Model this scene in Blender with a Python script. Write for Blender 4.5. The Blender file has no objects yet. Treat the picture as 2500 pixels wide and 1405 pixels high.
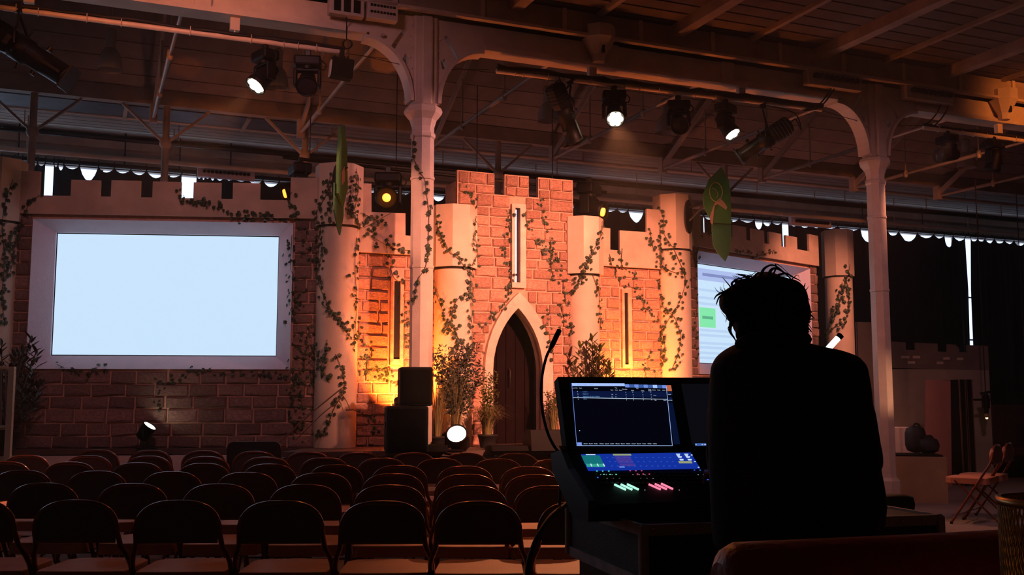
import bpy, bmesh, math, random
from mathutils import Vector, Matrix, Quaternion
from mathutils.geometry import tessellate_polygon
from mathutils.bvhtree import BVHTree
random.seed(7)
R = math.radians
SC = bpy.context.scene
COL = SC.collection
# ------------------------------------------------------------------ camera
FPX, CX, CY = 2500.0, 1250.0, 702.5
CAMZ = 1.25
PITCH = math.atan(269.0 / 2500.0)
cp, sp = math.cos(PITCH), math.sin(PITCH)
cam_d = bpy.data.cameras.new('camera')
cam_d.sensor_width = 36.0
cam_d.lens = 36.0
cam_d.clip_end = 200
cam = bpy.data.objects.new('camera', cam_d)
COL.objects.link(cam)
cam.location = (0, 0, CAMZ)
cam.rotation_euler = (math.pi / 2 + PITCH, 0, 0)
SC.camera = cam
# ------------------------------------------------------------------ world, exposure
SC.view_settings.view_transform = 'Standard'
SC.view_settings.look = 'None'
SC.view_settings.gamma = 1
SC.view_settings.exposure = 0.0
SC.view_settings.use_curve_mapping = False
W = bpy.data.worlds.new('world'); SC.world = W
W.use_nodes = True
W.node_tree.nodes['Background'].inputs[0].default_value = (1.0, 0.45, 0.32, 1)
W.node_tree.nodes['Background'].inputs[1].default_value = 0.016

cy_ = SC.cycles
cy_.max_bounces = 5; cy_.diffuse_bounces = 3; cy_.glossy_bounces = 2; cy_.transmission_bounces = 2; cy_.volume_bounces = 0; cy_.transparent_max_bounces = 4
cy_.use_adaptive_sampling = True; cy_.adaptive_threshold = 0.08; cy_.adaptive_min_samples = 16
cy_.caustics_reflective = False; cy_.caustics_refractive = False

def spot(name, loc, target, power, col, angle, blend=0.4, rad=0.05):
    d = bpy.data.lights.new(name, 'SPOT')
    d.energy = power; d.color = col; d.spot_size = R(angle); d.spot_blend = blend
    d.shadow_soft_size = rad
    o = bpy.data.objects.new(name, d); COL.objects.link(o)
    o.location = loc
    o.rotation_euler = (Vector(target) - Vector(loc)).to_track_quat('-Z', 'Y').to_euler()
    return o


def area(name, loc, target, power, col, sx, sy):
    d = bpy.data.lights.new(name, 'AREA')
    d.energy = power; d.color = col; d.shape = 'RECTANGLE'; d.size = sx; d.size_y = sy
    o = bpy.data.objects.new(name, d); COL.objects.link(o)
    o.location = loc
    o.rotation_euler = (Vector(target) - Vector(loc)).to_track_quat('-Z', 'Y').to_euler()
    return o


def P0(px, py, b=3.0):
    # where the sight line meets the slope of the roof, about b metres behind the column line
    u = (px - 1250.0) / 2500.0; v = (702.5 - py) / 2500.0
    d = Vector((u, cp - v * sp, sp + v * cp)); n = Vector((-math.sin(R(22.8)), math.cos(R(22.8)), 0))
    t = (b - (Vector((0, 0, CAMZ)) - Vector((0, 10.37, 0))).dot(n)) / d.dot(n)
    return Vector((0, 0, CAMZ)) + d * t
SALMON = (1.0, 0.335, 0.205)
ORANGE = (1.0, 0.24, 0.04)
# the house profiles on the bars
spot('profile_beam_left', (-3.95, 8.75, 4.28), (-0.6, 10.2, 2.9), 420, SALMON, 17, 0.7, 0.06)
spot('profile_beam_right', (2.40, 11.15, 3.80), (-1.35, 10.4, 2.1), 420, SALMON, 26, 0.5, 0.05)
spot('profile_beam_centre', (0.72, 10.35, 3.95), (3.9, 13.6, 1.7), 110, SALMON, 44, 0.8, 0.05)
# unseen lamps added for the wash on castle, beam and right wing
spot('front_wash', (4.2, 3.0, 4.7), (0.45, 11.0, 1.95), 7600, SALMON, 31, 0.75, 0.15)
spot('front_wash_beam', (-3.6, 0.5, 4.3), (-3.2, 9.1, 5.0), 1300, ORANGE, 20, 0.9, 0.3)
spot('front_wash_right', (7.8, 6.0, 4.5), (6.9, 13.3, 4.9), 1500, ORANGE, 19, 0.9, 0.3)
spot('right_bar_beam', (5.15, 11.75, 4.25), (4.1, 14.3, 1.9), 400, SALMON, 62, 0.8, 0.05)
# narrow amber beams from the movers behind the castle up to the ceiling
spot('amber_gobo', (-0.95, 11.9, 3.55), P0(958, 185), 55, (1.0, 0.20, 0.03), 11, 0.3, 0.03)
spot('amber_gobo', (-2.1, 11.6, 3.45), P0(580, 283), 34, (1.0, 0.20, 0.03), 7, 0.2, 0.03)
spot('amber_gobo', (1.0, 12.9, 3.6), P0(1640, 388), 40, (1.0, 0.20, 0.03), 8, 0.2, 0.03)
spot('amber_gobo', (1.05, 12.85, 3.6), P0(1935, 245), 34, (1.0, 0.20, 0.03), 7, 0.2, 0.03)
spot('wing_fill', (-2.0, 6.0, 4.9), (-2.6, 12.0, 1.7), 120, (1.0, 0.42, 0.5), 90, 0.9, 0.3)  # unseen fill lamp added for dim pink light on the left wing
spot('aisle_fill', (4.6, 8.2, 4.7), (5.6, 12.5, 0.6), 150, (1.0, 0.42, 0.46), 95, 0.9, 0.2)  # unseen fill lamp added to brighten the props and chairs on the right
spot('column_special', (5.25, 11.1, 0.9), (4.42, 12.1, 1.38), 46, (1.0, 0.45, 0.25), 34, 0.9, 0.05)
spot('audience_fill', (-0.9, 8.9, 4.7), (-1.1, 5.6, 0.5), 100, (1.0, 0.26, 0.06), 95, 0.9, 0.15)  # unseen fill lamp added to light seat tops and chair rims orange
spot('side_wash', (0.9, 9.9, 4.3), (-4.4, 10.2, 2.0), 120, (1.0, 0.38, 0.36), 48, 0.8, 0.1)
# unseen pink fill spots added behind the castle to warm the back ceiling
spot('rear_fill_left', (-3.6, 12.6, 1.0), (-3.6, 15.8, 5.0), 75, (1.0, 0.32, 0.24), 120, 0.9, 0.2)
spot('rear_fill_centre', (0.6, 14.0, 1.0), (0.6, 17.5, 5.0), 80, (1.0, 0.32, 0.24), 120, 0.9, 0.2)
spot('rear_fill_right', (4.2, 16.5, 1.0), (4.6, 19.5, 5.0), 85, (1.0, 0.32, 0.26), 120, 0.9, 0.2)

# ------------------------------------------------------------------ projection helpers (photo pixel -> ray)
def ray(px, py):
    u = (px - CX) / FPX; v = (CY - py) / FPX
    return Vector((u, cp - v * sp, sp + v * cp))
CAM = Vector((0, 0, CAMZ))
def P(px, py, Y):
    d = ray(px, py); return CAM + d * (Y / d.y)
def PZ(px, py, z):
    d = ray(px, py); return CAM + d * ((z - CAMZ) / d.z)
class Frame:
    """upright plane through (x, y) at an angle: local x along it, y away from the hall, z up"""
    def __init__(s, x, y, deg):
        s.o = Vector((x, y, 0)); s.deg = deg
        s.c, s.s = math.cos(R(deg)), math.sin(R(deg))
    def hit(s, px, py, yl=0.0):
        d = ray(px, py); n = Vector((-s.s, s.c, 0))
        t = (yl - (CAM - s.o).dot(n)) / d.dot(n)
        p = CAM + d * t - s.o
        return p.x * s.c + p.y * s.s, p.z
    def w(s, x, y, z=0.0):
        return Vector((s.o.x + x * s.c - y * s.s, s.o.y + x * s.s + y * s.c, z))

# ------------------------------------------------------------------ materials
MATS = {}
def mat(name, col, rough=0.6, metal=0.0, var=0.15, scale=6.0, bump=0.0, bscale=40.0, emit=None, estr=1.0,
        rnd=0.0, spec=None, col2=None, sub=0.0):
    if name in MATS: return MATS[name]
    m = bpy.data.materials.new(name); m.use_nodes = True
    nt = m.node_tree; N = nt.nodes; L = nt.links
    b = N['Principled BSDF']
    b.inputs['Roughness'].default_value = rough
    b.inputs['Metallic'].default_value = metal
    if spec is not None: b.inputs['Specular IOR Level'].default_value = spec
    tc = N.new('ShaderNodeTexCoord')
    out = None
    if var > 0 or col2:
        nz = N.new('ShaderNodeTexNoise'); nz.inputs['Scale'].default_value = scale
        nz.inputs['Detail'].default_value = 5; nz.inputs['Roughness'].default_value = 0.6
        L.new(tc.outputs['Object'], nz.inputs['Vector'])
        rp = N.new('ShaderNodeValToRGB')
        rp.color_ramp.elements[0].position = 0.3; rp.color_ramp.elements[1].position = 0.7
        c2 = col2 or tuple(c * (1 - var) for c in col)
        c1 = col if col2 else tuple(min(1, c * (1 + var)) for c in col)
        rp.color_ramp.elements[0].color = (*c2, 1); rp.color_ramp.elements[1].color = (*c1, 1)
        L.new(nz.outputs['Fac'], rp.inputs['Fac'])
        out = rp.outputs['Color']
    if rnd > 0:
        oi = N.new('ShaderNodeObjectInfo')
        mr = N.new('ShaderNodeMapRange'); mr.inputs['To Min'].default_value = 1 - rnd; mr.inputs['To Max'].default_value = 1 + rnd
        L.new(oi.outputs['Random'], mr.inputs['Value'])
        hs = N.new('ShaderNodeHueSaturation')
        L.new(mr.outputs['Result'], hs.inputs['Value'])
        if out: L.new(out, hs.inputs['Color'])
        else: hs.inputs['Color'].default_value = (*col, 1)
        out = hs.outputs['Color']
    if out: L.new(out, b.inputs['Base Color'])
    else: b.inputs['Base Color'].default_value = (*col, 1)
    if bump > 0:
        n2 = N.new('ShaderNodeTexNoise'); n2.inputs['Scale'].default_value = bscale; n2.inputs['Detail'].default_value = 4
        L.new(tc.outputs['Object'], n2.inputs['Vector'])
        bp = N.new('ShaderNodeBump'); bp.inputs['Strength'].default_value = bump; bp.inputs['Distance'].default_value = 0.02
        L.new(n2.outputs['Fac'], bp.inputs['Height']); L.new(bp.outputs['Normal'], b.inputs['Normal'])
    if emit:
        b.inputs['Emission Color'].default_value = (*emit, 1); b.inputs['Emission Strength'].default_value = estr
    MATS[name] = m
    return m

BRICK = mat('terracotta_brick', (0.70, 0.35, 0.24), 0.85, var=0.34, scale=7, bump=1.0, bscale=16, rnd=0.22)
BRICKD = mat('dark_brick', (0.40, 0.24, 0.21), 0.85, var=0.35, scale=9, bump=0.9, bscale=26, rnd=0.3)  # darker, greyer brick for the two screen wings
MORTAR = mat('mortar', (0.72, 0.41, 0.29), 0.9, var=0.15, scale=20, bump=0.4)
BEIGE = mat('beige_card', (0.72, 0.55, 0.42), 0.75, var=0.07, scale=5, bump=0.12, bscale=120)
FASCIA = mat('mottled_card', (0.62, 0.44, 0.33), 0.8, var=0.22, scale=3, bump=0.15, bscale=90)
PLASTER = mat('tinted_plaster', (0.70, 0.58, 0.66), 0.8, var=0.05, scale=8, bump=0.15, bscale=60)  # white plaster with the screen light's purple put into its colour
STONE = mat('pale_stone', (0.75, 0.56, 0.45), 0.8, var=0.15, scale=7, bump=0.35, bscale=35)
DARK = mat('dark_void', (0.02, 0.015, 0.015), 0.9, var=0.1)
BLACKM = mat('black_metal', (0.018, 0.016, 0.016), 0.38, 0.3, var=0.1)
BLACKP = mat('black_plastic', (0.008, 0.0075, 0.0075), 0.65, spec=0.15, var=0.15, bump=0.1, bscale=200)
CABLE = mat('black_rubber', (0.008, 0.007, 0.007), 0.6, var=0.1)
CREAM = mat('cream_paint', (0.68, 0.56, 0.47), 0.55, var=0.12, scale=4, bump=0.12, bscale=50)
CREAMD = mat('old_cream_paint', (0.42, 0.33, 0.27), 0.7, var=0.2, scale=3, bump=0.15, bscale=40)
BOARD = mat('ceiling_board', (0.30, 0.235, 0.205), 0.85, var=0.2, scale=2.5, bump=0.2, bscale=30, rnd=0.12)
STEELW = mat('white_pipe', (0.85, 0.66, 0.5), 0.45, 0.1, var=0.12, scale=9)
WOODB = mat('stage_ply', (0.10, 0.06, 0.045), 0.6, var=0.25, scale=5, bump=0.1)
PALEPLY = mat('pale_ply', (0.72, 0.62, 0.56), 0.7, var=0.12, scale=3, bump=0.1)
LEAF = mat('ivy_leaf', (0.030, 0.050, 0.020), 0.5, var=0.35, scale=30, rnd=0.45)
STEM = mat('ivy_stem', (0.09, 0.06, 0.03), 0.7, var=0.2)
GRASS = mat('grass_blade', (0.20, 0.17, 0.06), 0.55, var=0.4, scale=3)
LAUREL = mat('laurel_leaf', (0.09, 0.10, 0.02), 0.45, var=0.35, scale=8)
SHRUB = mat('dark_leaf', (0.05, 0.06, 0.045), 0.55, var=0.35, scale=8)
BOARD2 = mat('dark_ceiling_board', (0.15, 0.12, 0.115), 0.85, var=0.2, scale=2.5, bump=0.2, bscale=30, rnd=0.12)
FLOORM = mat('grey_floor', (0.22, 0.18, 0.17), 0.5, var=0.2, scale=1.2, bump=0.08, bscale=60)

# ------------------------------------------------------------------ mesh builder
class MB:
    def __init__(s):
        s.v = []; s.f = []; s.sm = []
    def add(s, vs, fs, smooth=False):
        n = len(s.v); s.v += [tuple(p) for p in vs]
        s.f += [tuple(i + n for i in q) for q in fs]; s.sm += [smooth] * len(fs)
        return s
    def box(s, c, d, M=None, b=0.0):
        cx, cy, cz = c; x, y, z = d[0] / 2, d[1] / 2, d[2] / 2
        if b <= 0:
            vs = [Vector((sx * x, sy * y, sz * z)) for sz in (-1, 1) for sy in (-1, 1) for sx in (-1, 1)]
            fs = [(0, 2, 3, 1), (4, 5, 7, 6), (0, 1, 5, 4), (2, 6, 7, 3), (0, 4, 6, 2), (1, 3, 7, 5)]
            sm = False
        else:
            bm = bmesh.new(); bmesh.ops.create_cube(bm, size=1)
            for v in bm.verts: v.co = Vector((v.co.x * 2 * x, v.co.y * 2 * y, v.co.z * 2 * z))
            bmesh.ops.bevel(bm, geom=bm.edges[:], offset=min(b, x * .95, y * .95, z * .95), segments=2, affect='EDGES', profile=0.5)
            bm.verts.index_update()
            vs = [v.co.copy() for v in bm.verts]; fs = [[v.index for v in f.verts] for f in bm.faces]; bm.free()
            sm = False
        c = Vector(c)
        vs = [(M @ v if M else v) + c for v in vs]
        return s.add(vs, fs, sm)
    def cyl(s, a, b, r0, r1=None, n=12, caps=True, smooth=True):
        a = Vector(a); b = Vector(b); r1 = r0 if r1 is None else r1
        q = (b - a).to_track_quat('Z', 'Y'); x = q @ Vector((1, 0, 0)); y = q @ Vector((0, 1, 0))
        vs = []
        for (c, r) in ((a, r0), (b, r1)):
            for i in range(n):
                t = 2 * math.pi * i / n; vs.append(c + x * (r * math.cos(t)) + y * (r * math.sin(t)))
        s.add(vs, [(i, (i + 1) % n, n + (i + 1) % n, n + i) for i in range(n)], smooth)
        if caps:
            s.add(vs[:n], [tuple(range(n - 1, -1, -1))]); s.add(vs[n:], [tuple(range(n))])
        return s
    def tube(s, pts, r, n=8, closed=False, caps=True):
        pts = [Vector(p) for p in pts]; m = len(pts)
        rs = r if isinstance(r, (list, tuple)) else [r] * m
        vs = []; ref = None
        for i, p in enumerate(pts):
            if closed: t = pts[(i + 1) % m] - pts[i - 1]
            else: t = pts[min(i + 1, m - 1)] - pts[max(i - 1, 0)]
            if t.length < 1e-9: t = Vector((0, 0, 1))
            t.normalize()
            if ref is None:
                ref = t.orthogonal().normalized()
            x = (ref - t * ref.dot(t))
            if x.length < 1e-6: x = t.orthogonal()
            x.normalize(); ref = x; y = t.cross(x)
            for k in range(n):
                a = 2 * math.pi * k / n; vs.append(p + x * (rs[i] * math.cos(a)) + y * (rs[i] * math.sin(a)))
        fs = []
        for i in range(m if closed else m - 1):
            j = (i + 1) % m
            for k in range(n):
                l = (k + 1) % n; fs.append((i * n + k, i * n + l, j * n + l, j * n + k))
        s.add(vs, fs, True)
        if caps and not closed:
            s.add(vs[:n], [tuple(range(n - 1, -1, -1))]); s.add(vs[-n:], [tuple(range(n))])
        return s
    def lathe(s, prof, n=16, M=None, smooth=True, ph=0.0, caps=True):
        vs = []
        for (r, z) in prof:
            for i in range(n):
                t = 2 * math.pi * i / n + ph; vs.append(Vector((r * math.cos(t), r * math.sin(t), z)))
        if M: vs = [M @ v for v in vs]
        m = len(prof)
        s.add(vs, [(j * n + i, j * n + (i + 1) % n, (j + 1) * n + (i + 1) % n, (j + 1) * n + i) for j in range(m - 1) for i in range(n)], smooth)
        if caps:
            s.add(vs[:n], [tuple(range(n - 1, -1, -1))]); s.add(vs[-n:], [tuple(range(n))])
        return s
    def prism(s, loops, y0, y1, M=None):
        """loops of (x, z); the first is the outline, the rest are holes; extruded in y"""
        tri = tessellate_polygon([[Vector((p[0], p[1], 0)) for p in lp] for lp in loops])
        flat = [p for lp in loops for p in lp]; n = len(flat)
        vs = [Vector((p[0], y0, p[1])) for p in flat] + [Vector((p[0], y1, p[1])) for p in flat]
        if M: vs = [M @ v for v in vs]
        fs = [t for t in tri] + [tuple(i + n for i in reversed(t)) for t in tri]
        k = 0
        for lp in loops:
            m = len(lp)
            for i in range(m):
                a, b = k + i, k + (i + 1) % m; fs.append((a, b, b + n, a + n))
            k += m
        return s.add(vs, fs)
    def ball(s, c, r, n=12, m=8, sc=(1, 1, 1), M=None):
        vs = []
        for j in range(m + 1):
            ph = math.pi * j / m
            for i in range(n):
                t = 2 * math.pi * i / n
                v = Vector((r * sc[0] * math.sin(ph) * math.cos(t), r * sc[1] * math.sin(ph) * math.sin(t), r * sc[2] * math.cos(ph)))
                vs.append((M @ v if M else v) + Vector(c))
        return s.add(vs, [(j * n + i, (j + 1) * n + i, (j + 1) * n + (i + 1) % n, j * n + (i + 1) % n) for j in range(m) for i in range(n)], True)
    def mesh(s, name):
        me = bpy.data.meshes.new(name); me.from_pydata(s.v, [], s.f)
        me.polygons.foreach_set('use_smooth', s.sm)
        me.validate(); me.update()
        return me
    def build(s, name, m, parent=None, fix=False):
        me = s.mesh(name); me.materials.append(m)
        if fix:
            bm = bmesh.new(); bm.from_mesh(me); bmesh.ops.remove_doubles(bm, verts=bm.verts[:], dist=1e-5)
            bmesh.ops.recalc_face_normals(bm, faces=bm.faces[:]); bm.to_mesh(me); bm.free()
        o = bpy.data.objects.new(name, me); COL.objects.link(o)
        if parent: o.parent = parent
        return o

def tag(o, label=None, cat=None, group=None, kind=None):
    if label: o['label'] = label
    if cat: o['category'] = cat
    if group: o['group'] = group
    if kind: o['kind'] = kind
    return o
def thing(name, label, cat, loc=(0, 0, 0), deg=0.0, group=None):
    o = bpy.data.objects.new(name, None); COL.objects.link(o)
    o.empty_display_size = 0.1
    o.location = loc; o.rotation_euler = (0, 0, R(deg))
    return tag(o, label, cat, group)
def dup(o, parent=None):
    c = o.copy(); COL.objects.link(c); c.parent = parent
    for ch in list(o.children): dup(ch, c)
    return c
def inst(name, me, parent, M):
    o = bpy.data.objects.new(name, me); COL.objects.link(o)
    o.parent = parent; o.matrix_basis = M
    return o
def align(d, up='Z'):
    return Vector(d).to_track_quat('Z', 'Y').to_matrix().to_4x4()
ORD = ['first', 'second', 'third', 'fourth', 'fifth', 'sixth', 'seventh', 'eighth', 'ninth', 'tenth', 'eleventh']
# ================================================================== the hall: floor, stage, walls
STZ = 0.75                                     # stage height
BF = Frame(0, 10.37, 22.8)                     # the column line of the building
BACK = 8.42                                    # back wall behind it
fl = MB(); fl.box((2, 10, -0.05), (40, 44, 0.1))
tag(fl.build('floor', FLOORM), kind='structure')

L0 = P(820, 1000, 10.5); R0 = P(1646, 1000, 12.12)
CF = Frame(L0.x, L0.y, math.degrees(math.atan2(R0.y - L0.y, R0.x - L0.x)))
CW = math.hypot(R0.y - L0.y, R0.x - L0.x)      # width between the two big towers
LF = Frame(L0.x, L0.y, 6.0)
RF = Frame(R0.x, R0.y, 42.8)

# stage platforms (plan polygons, extruded in z)
def slab(mb, pts, z0, z1, hole=None):
    M = Matrix(((1, 0, 0, 0), (0, 0, 1, 0), (0, 1, 0, 0), (0, 0, 0, 1)))
    return mb.prism([[(p[0], p[1]) for p in pts]] + ([hole] if hole else []), z0, z1, M)
st = thing('stage_platform', 'low stage platform with pale ply front carrying the castle set', 'stage', (0, 10, 0))
def rel(v): return (v[0], v[1] - 10)
pA = LF.w(-5.6, -0.22); pB = LF.w(-0.30, -0.22)
pC = P(690, 1000, 9.55); pD = P(1500, 1000, 10.1); pE = CF.w(CW + 0.3, -0.5); pF = RF.w(5.0, -0.3)
pG = RF.w(5.4, 1.6); pH = CF.w(CW / 2, 1.9); pI = LF.w(-5.6, 1.5)
poly = [pA, pB, pC, pD, pE, pF, pG, pH, pI]
c1 = BF.w(BF.hit(1028, 800)[0], 0); hole = [rel((c1.x + .17 * math.cos(R(a)), c1.y + .17 * math.sin(R(a)))) for a in range(0, 360, 45)]
m = MB(); slab(m, [rel(p) for p in poly], STZ - 0.05, STZ, hole); m.build('deck', WOODB, st, fix=True)
def facing(a, b, z0, z1, mtl, n):
    d = (b - a)
    for i in range(n):
        p = a.lerp(b, (i + 0.5) / n); w = d.length / n - 0.012
        q = MB(); q.box((p.x, p.y - 10, (z0 + z1) / 2), (w, 0.02, z1 - z0), Matrix.Rotation(math.atan2(d.y, d.x), 3, 'Z'))
        q.build('front_panel', mtl, st)
facing(pA, pB, 0.01, STZ - 0.06, PALEPLY, 5)
facing(pB, pC, 0.01, STZ - 0.06, WOODB, 2)
facing(pC, pD, 0.01, STZ - 0.06, WOODB, 4)
facing(pD, pE, 0.01, STZ - 0.06, WOODB, 3)
facing(pE, pF, 0.01, STZ - 0.06, WOODB, 4)

# ================================================================== bricks
def brick_variant(k):
    rr = random.Random(k)
    j = lambda a: rr.uniform(-a, a) * 1.35
    # unit brick: x -.5...5, y 0 (wall) ... -1 (face), z -.5...5
    ring0 = [(-.5, 0, -.5), (.5, 0, -.5), (.5, 0, .5), (-.5, 0, .5)]
    ring1 = [(-.5 + j(.01), -.55, -.5 + j(.03)), (.5 + j(.01), -.55, -.5 + j(.03)), (.5 + j(.01), -.55, .5 + j(.03)), (-.5 + j(.01), -.55, .5 + j(.03))]
    f = [(-.44 + j(.03), -.9 + j(.15), -.36 + j(.06)), (j(.1), -1 + j(.15), -.40 + j(.05)), (.44 + j(.03), -.9 + j(.15), -.36 + j(.06)),
         (.45 + j(.02), -.95 + j(.2), j(.1)), (.44 + j(.03), -.9 + j(.15), .36 + j(.06)), (j(.1), -1 + j(.15), .40 + j(.05)),
         (-.44 + j(.03), -.9 + j(.15), .36 + j(.06)), (-.45 + j(.02), -.95 + j(.2), j(.1)), (j(.15), -1.1 + j(.2), j(.15))]
    m = MB(); v = ring0 + ring1 + f
    fs = [(0, 1, 5, 4), (1, 2, 6, 5), (2, 3, 7, 6), (3, 0, 4, 7),
          (4, 5, 10, 9, 8), (5, 6, 12, 11, 10), (6, 7, 14, 13, 12), (7, 4, 8, 15, 14)]
    fs += [(8 + i, 8 + (i + 1) % 8, 16) for i in range(8)]
    m.add(v, fs)
    return m.mesh('brick')
BRV = {}
for mm in (BRICK, BRICKD):
    BRV[mm.name] = []
    for k in range(8):
        me = brick_variant(k); me.materials.append(mm); BRV[mm.name].append(me)
def fill_bricks(parent, x0, x1, z0, z1, ok, rowh=0.12, lmin=0.15, lmax=0.31, y=0.0, dep=0.024, mtl=BRICK, joint=0.018, seed=1, cap=295):
    rr = random.Random(seed); n = 0
    rows = max(1, round((z1 - z0) / rowh)); hs = [rr.uniform(.8, 1.2) for _ in range(rows)]; tot = sum(hs); zb = z0
    for r in range(rows):
        rh = (z1 - z0) * hs[r] / tot; za, zb = zb, zb + rh; zc = (za + zb) / 2
        xs = []; x = x0
        while x < x1 - 0.002:
            good = ok(x + .004, za + .02) and ok(x + .004, zb - .02) and ok(x + .004, zc)
            if good:
                if xs and abs(xs[-1][1] - x) < 0.006: xs[-1][1] = x + 0.008
                else: xs.append([x, x + 0.008])
            x += 0.008
        for a, b in xs:
            b = min(b, x1)
            if b - a < 0.03: continue
            cur = a; first = True
            while cur < b - 0.02:
                l = rr.uniform(lmin, lmax)
                if first: l *= rr.choice((0.55, 0.8, 1.0))
                first = False
                if b - cur - l < lmin * 0.5: l = b - cur
                if n < cap:
                    w, h = l - joint, rh - joint
                    M = Matrix.Translation((cur + l / 2, y, zc)) @ Matrix.Rotation(rr.uniform(-.02, .02), 4, 'Y') @ Matrix.Rotation(rr.uniform(-.035, .035), 4, 'Z') @ Matrix.Diagonal((w * rr.choice((1, -1)), dep * rr.uniform(.7, 1.2), h, 1))
                    inst('brick', rr.choice(BRV[mtl.name]), parent, M); n += 1
                cur += l
    return n

def crenel(f, pts, yl, bottom_px):
    """(x, y) photo corners along the top -> outline on the plane, made upright"""
    out = []
    for (a, b) in pts:
        out.append(f.hit(a, b, yl))
    return out

CASTLE = []          # objects the ivy can cling to
# ------------------------------------------------------------------ the two screen wings
Y_F = -0.06
tops = [(36, 418, 99), (174, 440, 246), (272, 441, 344), (373, 444, 443), (473, 446, 541), (569, 447, 636), (710, 434, 763)]
gaps = [477, 480, 482, 486, 487, 489]
S = lambda px, py=600, yl=0.0: LF.hit(px, py, yl)
merl = [(S(a, y, Y_F)[0], S((a + b) / 2, y, Y_F)[1], S(b, y, Y_F)[0]) for a, y, b in tops]
gz = sum(S(400, g, Y_F)[1] for g in [483]) - STZ
wx0, wx1 = merl[0][0] - 0.02, 0.04
merl[-1] = (merl[-1][0], merl[-1][1], 0.04)
fbot = S(400, 527, Y_F)[1] - STZ
o_x0, o_x1 = S(74, 720)[0], S(713, 720)[0]
o_z0, o_z1 = S(400, 902)[1] - STZ, S(400, 541)[1] - STZ
s_x0, s_x1 = S(133, 715, 0.16)[0], S(676, 726, 0.16)[0]
s_z0, s_z1 = S(400, 867.5, 0.16)[1] - STZ, S(400, 574.5, 0.16)[1] - STZ
SCREEN_L = mat('lit_screen', (0.02, 0.02, 0.02), 0.9, var=0, emit=(0.597, 0.799, 1.0), estr=1.0)
def wing(f, sg, label, seed, scr_label):
    t = thing('castle_wall', label, 'stage wall', f.w(0, 0, STZ), f.deg)
    fx = lambda pts: [(sg * a, b) for a, b in pts]
    # backing board with the opening
    m = MB(); m.prism([fx([(wx0, 0.0), (wx1, 0.0), (wx1, fbot + 0.1), (wx0, fbot + 0.1)]),
                       fx([(o_x0, o_z0), (o_x0, o_z1), (o_x1, o_z1), (o_x1, o_z0)])], 0.0, 0.05)
    CASTLE.append(m.build('backing_board', MORTAR, t, fix=True))
    # fascia with battlements
    pts = [(merl[0][0], fbot), (merl[0][0], merl[0][1] - STZ)]
    for i, (a, z, b) in enumerate(merl):
        z -= STZ
        if i: pts += [(a, gz), (a, z)]
        pts.append((b, z))
        if i < len(merl) - 1: pts.append((b, gz))
    pts.append((merl[-1][2], fbot))
    m = MB(); m.prism([fx(pts)], Y_F, Y_F + 0.03)
    CASTLE.append(m.build('battlement_board', FASCIA, t, fix=True))
    # splayed plaster reveal around the screen
    o = [(o_x0, o_z0), (o_x1, o_z0), (o_x1, o_z1), (o_x0, o_z1)]
    i_ = [(s_x0 - .01, s_z0 - .01), (s_x1 + .01, s_z0 - .01), (s_x1 + .01, s_z1 + .01), (s_x0 - .01, s_z1 + .01)]
    m = MB()
    for k in range(4):
        q = (k + 1) % 4
        a, b, c, d = o[k], o[q], i_[q], i_[k]
        m.add([(sg * a[0], -.03, a[1]), (sg * b[0], -.03, b[1]), (sg * c[0], .15, c[1]), (sg * d[0], .15, d[1]),
               (sg * a[0], .0, a[1]), (sg * b[0], .0, b[1]), (sg * c[0], .18, c[1]), (sg * d[0], .18, d[1])],
              [(0, 1, 2, 3), (4, 7, 6, 5), (0, 4, 5, 1), (3, 2, 6, 7)])
    CASTLE.append(m.build('reveal', PLASTER, t, fix=True))
    def ok(x, z):
        X = sg * x
        if not (wx0 + .01 < X < wx1 - .01): return False
        if o_x0 - .012 < X < o_x1 + .012 and o_z0 - .03 < z: return False
        return True
    xa, xb = (wx0, wx1) if sg > 0 else (-wx1, -wx0)
    n1 = fill_bricks(t, xa, xb, 0.0, o_z0 - 0.02, ok, rowh=0.125, lmin=0.22, lmax=0.34, mtl=BRICKD, seed=seed)
    n2 = fill_bricks(t, xa, xb, o_z0 - 0.02, fbot - 0.005, ok, rowh=0.125, lmin=0.14, lmax=0.26, mtl=BRICKD, seed=seed + 1, cap=295 - n1)
    # the screen
    c = f.w(sg * (s_x0 + s_x1) / 2, 0.18, STZ + s_z0)
    sc = thing('projection_screen', scr_label, 'screen', c, f.deg)
    w, h = s_x1 - s_x0, s_z1 - s_z0
    m = MB(); m.box((0, 0.03, h / 2), (w + .08, 0.02, h + .08)); m.build('back_frame', BLACKP, sc)
    m = MB(); m.box((0, 0.004, h / 2), (w, 0.008, h)); m.build('screen_surface', SCREEN_L, sc)
    return t, sc, w, h
wingL, scrL, SW, SH = wing(LF, 1, 'left brick wing of the castle set around the plain glowing screen', 11, 'large blank pale blue lit screen in the left castle wing')
wingR, scrR, SW, SH = wing(RF, -1, 'right brick wing of the castle set behind the operator\'s head', 31, 'lit screen with blurred text rows and green box behind the operator')
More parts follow.
